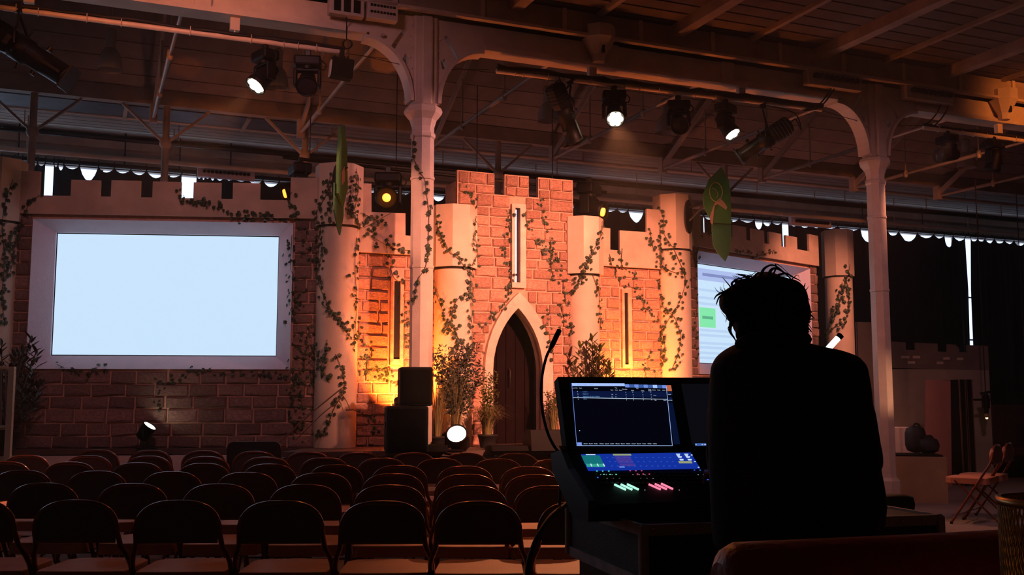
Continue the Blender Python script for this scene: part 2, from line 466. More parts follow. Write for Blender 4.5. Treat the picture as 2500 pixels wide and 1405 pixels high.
# what the right screen shows: a header band, grey rows of blurred text, a green box
def flat(parent, name, x, z, w, h, col, y=-0.002, e=1.0):
    mm = mat('screen_' + name + str(tuple(round(c, 2) for c in col)), (0.01, 0.01, 0.01), 0.9, var=0, emit=col, estr=e)
    m = MB(); m.box((x, y, z), (w, 0.002, h)); return m.build(name, mm, parent)
sx = -SW / 2
flat(scrR, 'header_band', 0, SH * .90, SW * .99, SH * .12, (0.42, 0.53, 0.86))
flat(scrR, 'header_text', sx + SW * .30, SH * .90, SW * .42, SH * .03, (0.22, 0.27, 0.55), -0.004)
for i, (zz, ww) in enumerate([(.74, .3), (.66, .62), (.60, .5), (.33, .8), (.28, .7), (.20, .78), (.155, .45), (.10, .62), (.05, .5)]):
    flat(scrR, 'text_row', sx + SW * (.05 + ww / 2), SH * zz, SW * ww, SH * .026, (0.50, 0.68, 0.93), -0.004)
flat(scrR, 'green_box', sx + SW * .13, SH * .46, SW * .15, SH * .20, (0.23, 0.83, 0.42), -0.004)
flat(scrR, 'green_box_text', sx + SW * .13, SH * .46, SW * .10, SH * .03, (0.10, 0.45, 0.25), -0.006)

# ------------------------------------------------------------------ centre side walls
def cz(px, py, yl=0.0):
    h = CF.hit(px, py, yl); return h[0], h[1] - STZ
VOID = mat('slit_shade', (0.006, 0.005, 0.005), 0.95, var=0)  # near-black colour standing for the shade inside the slits
def side_wall(label, top_px, fb_px, slit_px, frame_px, x_lo, x_hi, seed):
    t = thing('castle_wall', label, 'stage wall', CF.w(0, 0, STZ), CF.deg)
    tp = [cz(a, b, Y_F) for a, b in top_px]
    fb = cz(*fb_px, Y_F)[1]
    sl = [cz(slit_px[0], slit_px[1]), cz(slit_px[2], slit_px[3])]
    x0, x1, z0, z1 = sl[0][0], sl[1][0], sl[1][1], sl[0][1]
    fr = [cz(frame_px[0], frame_px[1]), cz(frame_px[2], frame_px[3])]
    a0, a1, b0, b1 = fr[0][0], fr[1][0], fr[1][1], fr[0][1]
    m = MB(); m.prism([[(x_lo, 0), (x_hi, 0), (x_hi, fb + .1), (x_lo, fb + .1)], [(x0, z0), (x0, z1), (x1, z1), (x1, z0)]], 0, 0.05)
    CASTLE.append(m.build('backing_board', MORTAR, t, fix=True))
    m = MB(); m.prism([[(tp[0][0], fb)] + tp + [(tp[-1][0], fb)]], Y_F, Y_F + .03)
    CASTLE.append(m.build('battlement_board', FASCIA, t, fix=True))
    m = MB(); m.prism([[(a0, b0), (a1, b0), (a1, b1), (a0, b1)], [(x0, z0), (x0, z1), (x1, z1), (x1, z0)]], -.045, 0.0)
    CASTLE.append(m.build('slit_frame', BRICK, t, fix=True))
    m = MB(); m.box(((x0 + x1) / 2, -.024, (z0 + z1) / 2), (x1 - x0 - .002, .012, z1 - z0 - .002)); m.build('slit_shade_panel', VOID, t)  # dark panel close behind the frame stands for the shaded slit depth
    ok = lambda x, z: x_lo + .01 < x < x_hi - .01 and not (a0 - .01 < x < a1 + .01 and b0 - .02 < z < b1 + .02)
    fill_bricks(t, x_lo, x_hi, 0.0, fb - .01, ok, rowh=.118, lmin=.15, lmax=.26, mtl=BRICK, seed=seed)
    return t
side_wall('narrow brick castle wall with dark arrow slit left of the white column',
          [(872, 447), (907, 449), (907, 518), (990, 521), (990, 575), (1012, 577), (1012, 524), (1075, 526)], (940, 619),
          (960, 687, 973, 878), (952, 676, 981, 892), 0.0, cz(1085, 800)[0], 51)
side_wall('narrow brick castle wall with dark arrow slit right of the gatehouse',
          [(1440, 552), (1490, 558), (1490, 610), (1513, 612), (1513, 563), (1579, 567), (1579, 510), (1612, 513)], (1540, 653),
          (1520, 716, 1531, 891), (1514, 707, 1540, 899), cz(1440, 800)[0], CW, 61)

# ------------------------------------------------------------------ gatehouse
YB = -0.26
gt = thing('gatehouse', 'tall central brick gatehouse with battlements and pointed arch doorway', 'gatehouse', CF.w(0, 0, STZ), CF.deg)
g = lambda px, py: (CF.hit(px, py, YB)[0], CF.hit(px, py, YB)[1] - STZ)
gx0, gx1 = g(1115, 700)[0], g(1400, 700)[0]
out = [(gx0, 0), (gx0, g(1115, 415)[1]), (g(1207, 420)[0], g(1207, 424)[1]), (g(1207, 475)[0], g(1220, 476)[1]), (g(1232, 476)[0], g(1220, 476)[1]),
       (g(1232, 426)[0], g(1232, 426)[1]), (g(1291, 430)[0], g(1291, 431)[1]), (g(1291, 482)[0], g(1302, 482)[1]), (g(1314, 482)[0], g(1302, 482)[1]),
       (g(1314, 433)[0], g(1314, 433)[1]), (gx1, g(1400, 441)[1]), (gx1, 0)]
# pointed arch
def arch(xl, xr, zs, za, n=9, b=1.0):
    """two-centred arch from (xl, zs) over apex to (xr, zs)"""
    xm = (xl + xr) / 2; w = (xr - xl) / 2; h = za - zs
    r = (w * w + h * h) / (2 * w)
    pl = []
    for i in range(n + 1):
        z = zs + h * math.sin(math.pi / 2 * i / n)
        x = xl + r - math.sqrt(max(0, r * r - (z - zs) ** 2)); pl.append((x, z))
    pl[-1] = (xm, za)
    return pl + [(2 * xm - x, z) for x, z in reversed(pl[:-1])]
il, ir_, ia, isz = g(1199, 900)[0], g(1320, 900)[0], g(1262, 754)[1], g(1260, 905)[1]
ol, or_, oa = g(1179, 900)[0], g(1345, 900)[0], g(1263, 716)[1]
ia_pts = arch(il, ir_, isz, ia); oa_pts = arch(ol, or_, isz, oa)
zb = 0.0
slx0, slx1, slz0, slz1 = g(1254, 600)[0], g(1266, 600)[0], g(1260, 691)[1], g(1260, 510)[1]
fx0, fx1, fz0, fz1 = g(1246, 600)[0], g(1280, 600)[0], g(1260, 704)[1], g(1260, 500)[1]
# outline that runs round the doorway (it is open at the foot)
outl = out[:-1] + [(gx1, 0), (ir_, 0)] + list(reversed(ia_pts)) + [(il, 0)]
slit = [(slx0, slz0), (slx0, slz1), (slx1, slz1), (slx1, slz0)]
m = MB(); m.prism([outl, slit], YB, YB + .05)
CASTLE.append(m.build('backing_board', MORTAR, gt, fix=True))
m = MB()
for x in (gx0, gx1):
    m.box((x + (.015 if x == gx0 else -.015), (YB + .12) / 2, g(1115, 440)[1] / 2), (.03, .12 - YB - .02, g(1115, 440)[1]))
CASTLE.append(m.build('side_board', MORTAR, gt))
m = MB(); m.prism([[(ol, 0)] + oa_pts + [(or_, 0), (ir_, 0)] + list(reversed(ia_pts)) + [(il, 0)]], YB - .06, YB + .12)
CASTLE.append(m.build('arch_surround', STONE, gt, fix=True))
m = MB(); m.prism([[(fx0, fz0), (fx1, fz0), (fx1, fz1), (fx0, fz1)], slit], YB - .05, YB)
CASTLE.append(m.build('slit_frame', STONE, gt, fix=True))
def in_arch(x, z):
    if z < isz: return ol - .012 < x < or_ + .012
    best = False
    xm = (ol + or_) / 2; w = (or_ - ol) / 2; h = oa - isz; r = (w * w + h * h) / (2 * w)
    if z > oa + .015: return False
    dx = abs(x - xm)
    half = math.sqrt(max(0, r * r - (z - isz) ** 2)) - (r - w)
    return dx < half + .015
def ok_gate(x, z):
    if not (gx0 + .004 < x < gx1 - .004): return False
    if in_arch(x, z): return False
    if fx0 - .01 < x < fx1 + .01 and fz0 - .01 < z < fz1 + .01: return False
    if z > g(1220, 477)[1]:
        tz = 0
        for i in (1, 5, 9):
            if out[i][0] - .0 < x < out[i + 1][0] + .0:
                tz = out[i][1] + (out[i + 1][1] - out[i][1]) * (x - out[i][0]) / (out[i + 1][0] - out[i][0])
        return z < tz + .012
    return True
fill_bricks(gt, gx0, gx1, 0.0, g(1220, 477)[1], ok_gate, rowh=.115, lmin=.15, lmax=.27, y=YB, dep=.024, seed=71, cap=260)
fill_bricks(gt, gx0, gx1, g(1220, 478)[1], g(1115, 416)[1], ok_gate, rowh=.115, lmin=.15, lmax=.25, y=YB, dep=.03, seed=72, cap=39)
# dark double door inside the arch
DOORM = mat('maroon_door', (0.012, 0.005, 0.006), 0.9, spec=0.05, var=0.25, scale=4, bump=0.2)
dm = (il + ir_) / 2
dr = thing('arched_door', 'dark maroon boarded double door inside the pointed arch', 'door', CF.w(dm, 0.02, STZ), CF.deg)
hw = (ir_ - il) / 2 + .05
for sg in (-1, 1):
    nb = 3
    for k in range(nb):
        a = hw * k / nb + .004; b = hw * (k + 1) / nb - .004
        def zt(x):
            w = hw; h = ia - isz; r = (w * w + h * h) / (2 * w)
            t = r * r - (x + (r - w)) ** 2
            return isz + math.sqrt(max(0, t)) + .16
        xs = [a + (b - a) * i / 4 for i in range(5)]
        pts = [(sg * a, 0.0)] + [(sg * x, zt(x)) for x in xs] + [(sg * b, 0.0)]
        m = MB(); m.prism([pts], 0, .03); m.build('plank', DOORM, dr, fix=True)
m = MB(); m.tube([(.03, -.03, .62), (.03, -.05, .66), (.03, -.05, .78), (.03, -.03, .82)], .007, 6); m.build('door_handle', BLACKM, dr)

# ------------------------------------------------------------------ towers
def tower(px, f, yl, base_y, head, shaft_w, head_w, label, ph=22.5, deg=None, tilt=0):
    """px: centre column in the photo; head = (top y, bottom y) in the photo"""
    s0, _ = f.hit(px, 800, yl)
    c = f.w(s0, yl, STZ)
    D = c.y
    rs = shaft_w * D / FPX / 2; rh = head_w * D / FPX / 2 * 1.03
    zt = P(px, head[0], D - rh * .8).z - STZ; zb_ = P(px, head[1], D - rh * .8).z - STZ
    t = thing('castle_tower', label, 'tower', c, f.deg if deg is None else deg)
    m = MB(); m.lathe([(rs, 0), (rs, zb_ + .1)], 32, None, True); CASTLE.append(m.build('shaft', BEIGE, t))
    m = MB(); m.lathe([(rs * .98, zb_ + .02), (rh, zb_), (rh, zt), (rh * .93, zt), (rh * .93, zt - .05), (0.01, zt - .05)], 8, None, False, R(ph))
    CASTLE.append(m.build('octagonal_head', BEIGE, t))
    m = MB(); m.lathe([(rs + .006, zb_ - .02), (rs + .006, zb_ + .03)], 32); m.build('collar', DARK, t)
    return t, c, rs, rh, zt, zb_
tw_FL = tower(-18, LF, 0.02, 0, (383, 536), 104, 118, 'beige tower cut by the left picture edge beside the left screen')
tw_L = tower(822, CF, 0.02, 0, (398, 548), 102, 116, 'tall beige tower right of the left screen with green banner')
tw_R = tower(1646, CF, 0.02, 0, (474, 607), 84, 94, 'tall beige tower left of the right screen with black bracket')
tw_FR = tower(2051, RF, 0.02, 0, (560, 673), 66, 74, 'beige tower at the far right end of the castle set')
tw_CL = tower(1106, CF, YB + .05, 0, (499, 651), 93, 113, 'short beige tower on the left corner of the gatehouse')
tw_CR = tower(1422, CF, YB + .05, 0, (528, 668), 84, 104, 'short beige tower on the right corner of the gatehouse')

# ------------------------------------------------------------------ a ray caster over the castle set
def make_bvh(objs):
    bpy.context.view_layer.update()
    V = []; F = []
    for o in objs:
        n = len(V); mw = o.matrix_world
        V += [mw @ v.co for v in o.data.vertices]
        F += [tuple(i + n for i in p.vertices) for p in o.data.polygons]
    return BVHTree.FromPolygons(V, F)
# ================================================================== the building: back wall, windows, ceilings, beam, columns
def bt(name, label=None, cat=None, a=0, b=0, z=0, group=None):
    return thing(name, label, cat, BF.w(a, b, z), BF.deg, group)
RZ = BF.hit(700, 440, 8.12)[1]            # curtain rail height
WALLM = mat('pale_render', (0.55, 0.46, 0.42), 0.85, var=0.12, scale=1.5, bump=0.15)
A0, A1 = -9.0, 20.0
def bbox(name, a0, a1, b0, b1, z0, z1, m, parent=None):
    q = MB(); q.box(((a0 + a1) / 2, (b0 + b1) / 2, (z0 + z1) / 2), (a1 - a0, b1 - b0, z1 - z0))
    o = q.build(name, m, parent)
    if not parent: o.location = BF.o; o.rotation_euler = (0, 0, R(BF.deg))
    return o
tag(bbox('wall_back', A0, A1, BACK, BACK + .15, 0, 1.6, WALLM), kind='structure')
tag(bbox('wall_back', A0, A1, BACK, BACK + .15, RZ + .03, 6.2, WALLM), kind='structure')
tag(bbox('wall_left', A0 - .15, A0, -15, BACK, 0, 6.2, WALLM), kind='structure')
tag(bbox('wall_right', A1, A1 + .15, -15, BACK, 0, 6.2, WALLM), kind='structure')
GLASS = mat('daylit_frosted_glass', (0.3, 0.35, 0.45), 0.4, var=0, emit=(0.60, 0.75, 1.0), estr=1.7)
WF = mat('window_bar', (0.5, 0.45, 0.45), 0.6, var=0.1)
nw = 14; ww = (A1 - A0) / nw
for i in range(nw):
    a = A0 + ww * i
    w = MB()
    for x in (0.02, ww / 2, ww - .02): w.box((x, 0, (RZ + 1.6) / 2), (.035, .05, RZ - 1.6 + .03))
    for z in (1.62, 2.6, 3.6, RZ): w.box((ww / 2, 0, z), (ww, .05, .035))
    o = w.build('window_%d' % (i + 1), WF); o.location = BF.w(a, BACK + .03); o.rotation_euler = (0, 0, R(BF.deg)); tag(o, kind='structure')
    for s in (0, 1):
        q = MB(); q.box((ww * (.25 + .5 * s), .03, (RZ + 1.6) / 2), (ww / 2 - .03, .01, RZ - 1.6)); q.build('pane', GLASS, o)
# upper wall: a beam, pilaster trusses and pipes along the back wall
CRD = CREAMD
for k, (z0, z1, b0, m_) in enumerate([(RZ + .10, RZ + .22, BACK - .06, CRD), (5.0, 5.12, BACK - .10, CRD), (5.35, 5.5, BACK - .12, CRD)]):
    tag(bbox('trim_%d' % (k + 1), A0, A1, b0, BACK, z0, z1, m_), kind='structure')

# ---- curtain rail and curtains
rail = bt('curtain_rail', 'long thin black curtain rail along the bright back windows', 'curtain rail', 0, 8.12, RZ)
m = MB(); m.cyl((A0 + 1, 0, 0), (A1 - .5, 0, 0), .04, n=8); m.build('rail', BLACKM, rail)
for px in (38, 300, 435, 560, 2105, 2250, 2385):
    a = BF.hit(px, 500, 8.12)[0]; q = MB(); q.cyl((a, 0, 0), (a, 0, 1.0), .012, n=6); q.build('hanger', BLACKM, rail)
CURT = mat('black_drape', (0.010, 0.010, 0.016), 0.95, var=0.2, scale=3, bump=0.3, bscale=8)
def curtain(hooks, sags, label, z_bot=0.02, lean0=0.0, lean1=0.0):
    """hooks: photo columns where the cloth is tied up; sags: depth in photo pixels of each bight between them"""
    rail_y = lambda px: 395 + (px - 38) * .0833
    pts = []
    hooks = [h for h in hooks]
    for i in range(len(hooks) - 1):
        x0, x1 = hooks[i], hooks[i + 1]
        a0, _ = BF.hit(x0, rail_y(x0), 8.12); a1, _ = BF.hit(x1, rail_y(x1), 8.12)
        D = BF.w(a0, 8.12).y
        for k in range(6):
            t = k / 6
            e = math.sin(math.pi * t) ** .75 if sags[i] < 40 else (1 - abs(2 * t - 1)) ** .8
            pts.append((a0 + (a1 - a0) * t, RZ - .045 - e * sags[i] * D / FPX))
    a1, _ = BF.hit(hooks[-1], rail_y(hooks[-1]), 8.12); pts.append((a1, RZ - .045))
    a_c = pts[0][0]
    t = bt('stage_curtain', label, 'curtain', a_c, 8.06, 0)
    vs = []; fs = []; n = len(pts); nz = 5
    for i, (a, zt) in enumerate(pts):
        for j in range(nz):
            z = zt + (z_bot - zt) * j / (nz - 1)
            k_ = min(1, (zt - z) / 1.25) * ((lean1 if i == n - 1 else 0) + (lean0 if i == 0 else 0))
            vs.append((a - a_c + k_, .06 * math.sin(a * 9.0) * min(1, j * .5) + .015 * math.sin(a * 31), z))
    for i in range(n - 1):
        for j in range(nz - 1): fs.append((i * nz + j, i * nz + j + 1, (i + 1) * nz + j + 1, (i + 1) * nz + j))
    q = MB(); q.add(vs, fs, True); q.build('cloth', CURT, t)
    for i in range(0, n, 6):
        q = MB(); a, z = pts[i]; q.tube([(a - a_c, 0, z - .03), (a - a_c, -.02, z + .02), (a - a_c, .05, z + .10), (a - a_c, .10, z + .03)], .012, 5)
        q.build('hook', BLACKM, t)
curtain([-30, 4, 38, 55, 92, 111], [9, 9, 10, 26, 10], 'black drape at the far left of the bright gap')
curtain([132, 142, 156, 194, 240, 279, 319, 357, 402, 443], [10, 17, 12, 38, 13, 12, 13, 17, 12], 'black drape with scalloped top between the two bright gaps over the left screen')
curtain([479, 492, 500, 512, 524, 547, 570, 602, 640, 680, 720, 770], [10, 12, 8, 12, 10, 9, 9, 12, 16, 12, 10], 'black drape tied up behind the right half of the left screen')
curtain([772, 812, 850, 890, 925, 960, 1000, 1050, 1085, 1120, 1160, 1210, 1250], [10, 9, 10, 9, 8, 10, 26, 18, 20, 16, 12, 10], 'black drape tied up behind the white column and gatehouse', )
curtain([1262, 1310, 1360, 1410, 1460, 1503, 1530, 1568, 1600, 1650, 1712], [10, 12, 10, 12, 10, 9, 32, 12, 12, 12], 'black drape behind the short tower right of the doorway')
curtain([1714, 1740, 1770, 1800, 1838, 1858, 1880, 1905], [9, 12, 10, 9, 24, 14, 9], 'black drape behind the green hanging banner')
curtain([1921, 1945, 1975, 2000, 2040, 2095, 2130, 2160, 2190, 2235, 2275, 2300, 2322, 2352], [9, 10, 9, 8, 10, 34, 10, 12, 24, 12, 10, 30, 12], 'wide black drape on the right behind the slim white column', lean1=.06)
curtain([2364, 2382, 2400, 2422, 2448, 2470, 2500, 2540, 2580, 2640], [10, 9, 12, 10, 10, 12, 12, 12, 12], 'black drape at the far right edge of the hall', lean0=-.06)

# ---- ceilings
def planks(parent, a0, a1, pts, n, gap, m):
    """boards side by side from (b, z) to (b, z), each a long plank along the hall"""
    (b0, z0), (b1, z1) = pts
    ang = math.atan2(z1 - z0, b1 - b0); L = math.hypot(b1 - b0, z1 - z0); w = L / n
    me = None
    for i in range(n):
        t = (i + .5) / n
        if me is None:
            q = MB(); q.box((0, 0, 0), (a1 - a0, w - gap, .025)); me = q.mesh('plank'); me.materials.append(m)
        M = Matrix.Translation(((a0 + a1) / 2, b0 + (b1 - b0) * t, z0 + (z1 - z0) * t)) @ Matrix.Rotation(ang + random.uniform(-.004, .004), 4, 'X')
        inst('plank', me, parent, M)
VAL_B = 4.1
VZ = BF.hit(450, 253, VAL_B)[1]
def ceil(name, pts, n, gap, m, z_off=.05):
    (b0, z0), (b1, z1) = pts
    q = MB(); q.add([(A0, b0, z0 + z_off), (A1, b0, z0 + z_off), (A1, b1, z1 + z_off), (A0, b1, z1 + z_off)], [(0, 1, 2, 3)])
    q.add([(A0, b0, z0 + z_off + .05), (A1, b0, z0 + z_off + .05), (A1, b1, z1 + z_off + .05), (A0, b1, z1 + z_off + .05)], [(3, 2, 1, 0)])
    o = q.build(name, DARK); o.location = BF.o; o.rotation_euler = (0, 0, R(BF.deg)); tag(o, kind='structure')
    planks(o, A0, A1, pts, n, gap, m)
    return o
SLOPE = math.tan(R(28))
ceil('ceiling', ((0.05, VZ + .12 + VAL_B * SLOPE), (VAL_B, VZ + .12)), 17, .012, BOARD)
ceil('ceiling', ((VAL_B, VZ + .16), (BACK, 5.62)), 14, .03, BOARD)
NEARZ = 5.36
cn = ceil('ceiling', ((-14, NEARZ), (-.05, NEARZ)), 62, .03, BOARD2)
# ribs of the near bay
q = MB(); q.box((0, 0, 0), (.13, 13.8, .13)); rme = q.mesh('rib'); rme.materials.append(CREAMD)
q = MB(); q.box((0, 0, 0), (.06, 13.8, .05)); rm2 = q.mesh('rib'); rm2.materials.append(CREAMD)
for k in range(-3, 10):
    inst('rib', rme, cn, Matrix.Translation((.469 - .5 + 1.95 * k, -7.0, NEARZ - .07)))
    inst('rib', rm2, cn, Matrix.Translation((.469 + .475 + 1.95 * k, -7.0, NEARZ - .035)))
# valley girder between the two bays
tag(bbox('trim_4', A0, A1, VAL_B - .07, VAL_B + .07, VZ - .07, VZ + .13, CREAMD), kind='structure')
for k, (b, z, r) in enumerate([(5.3, 5.12, .03), (6.3, 5.05, .045), (7.2, 4.95, .04), (7.75, RZ + .55, .05)]):
    t = bt('ceiling_pipe', ['cream service pipe nearest the valley girder', 'dark fat service pipe under the far ceiling', 'cream service pipe nearest the back wall above the curtain rail', 'fat cream conduit running just above the curtain rail'][k], 'pipe', 0, b, z)
    q = MB(); q.cyl((A0, 0, 0), (A1, 0, 0), r, n=8); q.build('pipe', BLACKM if k == 1 else CREAM, t)
    for j in range(12):
        q = MB(); q.cyl((A0 + 2 + 2.1 * j, 0, 0), (A0 + 2 + 2.1 * j, 0, 5.58 - z), .01, n=5); q.build('hanger', CREAMD, t)
dct = bt('ventilation_duct', 'flat dark grey ventilation duct under the far left ceiling', 'duct', -3.6, 5.0, 5.22)
q = MB(); q.box((0, 0, 0), (5.0, .7, .22)); q.build('duct', mat('dull_metal', (0.14, 0.13, 0.15), 0.6, 0.4, var=.2), dct)
for x in (-1.6, 0, 1.6):
    q = MB(); q.box((x, 0, 0), (.05, .74, .26)); q.build('flange', CREAMD, dct)

# ---- slim posts under the valley girder, with braces
for px, lab in ((78, 'pale valley post at the far left above the left screen'), (404, 'pale valley post with braces above the middle of the left screen'), (745, 'pale valley post behind the tall left tower'), (1216, 'pale valley post seen in the gatehouse battlement gap'), (1768, 'pale valley post behind the right green banner')):
    a = BF.hit(px, 350, VAL_B)[0]
    t = bt('iron_post', lab, 'post', a, VAL_B, 0)
    q = MB(); q.cyl((0, 0, 0), (0, 0, VZ - .07), .045, n=10); q.build('shaft', CREAMD, t)
    q = MB(); q.lathe([(.05, VZ - .62), (.075, VZ - .58), (.075, VZ - .54), (.05, VZ - .5)], 10); q.build('collar', CREAMD, t)
    for s in (-1, 1):
        q = MB(); q.box((s * .27, 0, VZ - .32), (.03, .05, .72), Matrix.Rotation(s * R(48), 3, 'Y')); q.build('brace', CREAMD, t)
# ---- roof trusses between the column beam and the valley girder
TZ = 4.80
tl = ['at the far left edge of the picture', 'crossing behind the left pipe bar', 'left of the white column head', 'right of the white column head',
      'behind the middle lighting bar', 'left of the slim right column', 'right of the slim right column', 'at the far right over the right bar', 'at the far right edge of the picture']
RODM = mat('painted_iron_rod', (0.52, 0.42, 0.37), 0.45, 0.1, var=.12, scale=8)
for k in range(9):
    a = .469 + 1.88 * (k - 3)
    t = bt('roof_truss', 'pale iron roof truss with tie rod, ' + tl[k], 'truss', a, 0, TZ)
    q = MB(); q.tube([(0, -.1, 0), (0, 1.30, 0), (0, 1.40, 0), (0, 2.75, 0), (0, 2.85, 0), (0, 4.0, 0)], [.019, .019, .032, .02, .032, .02], 8); q.build('tie_rod', RODM, t)
    q = MB(); L = 4.05 / math.cos(R(28))
    q.box((0, 2.0, .02 + 2.0 * SLOPE + .02), (.035, L, .085), Matrix.Rotation(-R(28), 3, 'X')); q.build('rafter', RODM, t)
    for b in (1.35, 2.80):
        q = MB(); q.cyl((0, b, 0), (0, b, (4.05 - b) * SLOPE), .012, n=6); q.build('hanger_rod', RODM, t)
        q = MB(); q.lathe([(.012, -.06), (.032, -.045), (.036, 0), (.03, .05), (.012, .06)], 8, Matrix.Translation((0, b, 0))); q.build('knuckle', RODM, t)
    q = MB(); q.box((0, 4.0, .06), (.09, .12, .24)); q.build('shoe', RODM, t)

# ---- column beam
ZB = TZ - .02; ZL = ZB + .27; ZT = ZL + .28
ca = [BF.hit(1028, 800)[0], BF.hit(2151, 800)[0]]
ca = [ca[0] - (ca[1] - ca[0])] + ca + [ca[1] + (ca[1] - ca[0])]
beam = bt('column_beam', 'deep cream painted iron beam carried by the columns', 'beam', 0, 0, ZB)
SPN = .62
segs = [(ca[i] + SPN, ca[i + 1] - SPN) for i in range(3)]
for a0, a1 in segs:
    q = MB(); q.box(((a0 + a1) / 2, 0, .135), (a1 - a0, .10, .27)); q.build('web', CREAM, beam)
    q = MB(); q.box(((a0 + a1) / 2, 0, .022), (a1 - a0, .24, .045)); q.build('bottom_flange', CREAM, beam)
    q = MB(); q.box(((a0 + a1) / 2, -.06, .06), (a1 - a0, .035, .03)); q.build('moulding', CREAM, beam)
    for f_ in (.33, .66):
        am = a0 + (a1 - a0) * f_
        q = MB(); q.box((am, -.06, .16), (.16, .06, .24), None, .015); q.build('stiffener', CREAM, beam)
q = MB(); q.box((5, .0, .41), (24, .34, .28)); q.build('upper_fascia', CREAMD, beam)
q = MB(); q.box((5, -.02, .285), (24, .44, .03)); q.build('ledge', CREAM, beam)
for j in range(24):
    q = MB(); q.box((-5 + j * .92, -.18, .42), (.05, .03, .26)); q.build('fascia_joint', CREAM, beam)

def column(a, label):
    t = bt('iron_column', label, 'column', a, 0, 0)
    r = .108
    zc = P(1028, 330, 10.0).z
    q = MB(); q.lathe([(r * 1.45, 0), (r * 1.45, .28), (r * 1.12, .32), (r * 1.06, .36), (r * 1.04, zc - .02)], 8, None, False, R(22.5)); q.build('shaft', CREAM, t)
    for px_y in (437, 653):
        z = P(1028, px_y, 10.0).z
        q = MB(); q.lathe([(r * 1.03, z - .02), (r * 1.12, z - .012), (r * 1.12, z + .012), (r * 1.03, z + .02)], 8, None, False, R(22.5)); q.build('joint_band', CREAM, t)
    z1 = P(1028, 262, 10.0).z; h = z1 - zc
    q = MB(); q.lathe([(r * 1.02, zc - .05), (r * 1.16, zc - .03), (r * 1.16, zc), (r * 1.02, zc + .02), (r * 1.05, zc + h * .25), (r * 1.25, zc + h * .5), (r * 1.72, zc + h * .72), (r * 1.80, zc + h * .82), (r * 1.66, zc + h * .95), (r * 1.4, z1)], 8, None, False, R(22.5)); q.build('capital', CREAM, t)
    hw = .125
    q = MB(); q.box((0, 0, (z1 + ZT - .02) / 2), (hw * 2, .17, ZT - z1 - .02), None, .02); q.build('head_post', CREAM, t)
    q = MB(); q.box((0, -.10, (z1 + ZL) / 2), (.12, .06, ZL - z1), None, .02); q.build('front_rib', CREAM, t)
    Bv = ZB - (z1 + .03); A_ = SPN - hw
    for sg in (-1, 1):
        arc = [(hw + A_ * (1 - math.cos(math.pi / 2 * i / 12)), z1 + .03 + Bv * math.sin(math.pi / 2 * i / 12)) for i in range(13)]
        slot = [(.20, ZB + .10), (.23, ZB + .125), (.36, ZB - .08), (.36, ZB - .115), (.325, ZB - .115)]
        drop = [(.17, ZB - .17), (.205, ZB - .12), (.235, ZB - .19), (.21, ZB - .24), (.18, ZB - .23)]
        out_ = [(hw - .01, z1 + .03)] + arc + [(hw + A_ + .002, ZL), (hw - .01, ZL)]
        f_ = lambda L: [(sg * x, z) for x, z in L]
        q = MB(); q.prism([f_(out_), f_(slot), f_(drop)], -.045, .045); q.build('spandrel', CREAM, t, fix=True)
        inner = [(x, z) for x, z in arc]; wid = .035
        ob = [(x + 0, z) for x, z in inner]
        ib = [(x + wid * math.cos(math.pi / 2 * i / 12) * 1.0, z - wid * math.sin(math.pi / 2 * i / 12)) for i, (x, z) in enumerate(inner)]
        q = MB(); q.prism([f_(ob + list(reversed(ib)))], -.10, .10); q.build('arch_rib', CREAM, t, fix=True)
        for i in range(7):
            q = MB(); q.ball((sg * (hw + .012 + .02 * (i % 2)), -.048, z1 + .15 + i * .11), .014, 6, 4); q.build('bolt', CREAM, t)
    return t
column(ca[1], 'pale octagonal iron column with ivy in front of the castle')
column(ca[2], 'slim octagonal iron column right of the operator')
# boss and hopper on the beam
def hopper(a, label):
    t = bt('beam_hopper', label, 'hopper', a, -.16, ZB + .02)
    q = MB(); q.lathe([(.07, 0), (.08, .08), (.16, .22), (.18, .25), (.18, .38), (.03, .38)], 8, None, False, R(22.5)); q.build('funnel', CREAM, t)
    q = MB(); q.box((0, -.10, .12), (.03, .03, .08)); q.build('latch', BLACKM, t)
hopper(BF.hit(2440, 250, -.1)[0], 'funnel shaped iron hopper on the beam above the right bar')
hopper(BF.hit(1455, 95, -.1)[0], 'funnel shaped iron hopper on the beam above the middle bar')

# ---- socket boxes
def socket_box(f, px0, px1, y0, y1, yl, n, rows, label, body, conn=True):
    a0, z1 = f.hit(px0, y0, yl); a1, z0 = f.hit(px1, y1, yl)
    z0 = f.hit(px0, y1, yl)[1]
    w, h = a1 - a0, z1 - z0
    t = thing('socket_box', label, 'socket box', f.w((a0 + a1) / 2, yl, z0), f.deg)
    q = MB(); q.box((0, .05, h / 2), (w, .10, h), None, .008); q.build('body', body, t)
    for r in range(rows):
        for i in range(n):
            x = -w * .42 + w * .84 * (i + .5) / n; z = h * (r + 1) / (rows + 1)
            rad = min(w * .38 / n, h * .3)
            q = MB()
            if conn: q.cyl((x, .0, z), (x, -.05, z - .01), rad, n=8)
            else: q.box((x, -.004, z), (rad * 1.5, .012, rad * 1.5))
            q.build('socket', BLACKP, t)
    return t
CB = mat('box_cream', (0.60, 0.50, 0.42), 0.6, var=.08)
socket_box(BF, 898, 972, -6, 42, -.24, 8, 2, 'cream socket panel with two rows of black holes by the column head', CB, False)
socket_box(BF, 805, 890, -16, 30, -.24, 3, 2, 'cream double mains socket panel left of the hole panel', CB, False)
socket_box(BF, 1972, 2104, 160, 204, -.22, 9, 1, 'cream box with row of black connectors left of the slim column head', CB)
socket_box(BF, 2212, 2330, 196, 238, -.22, 9, 1, 'cream box with row of black connectors right of the slim column head', CB)
socket_box(BF, 483, 622, 403, 430, 7.6, 12, 1, 'white connector box above the left screen', PLASTER)
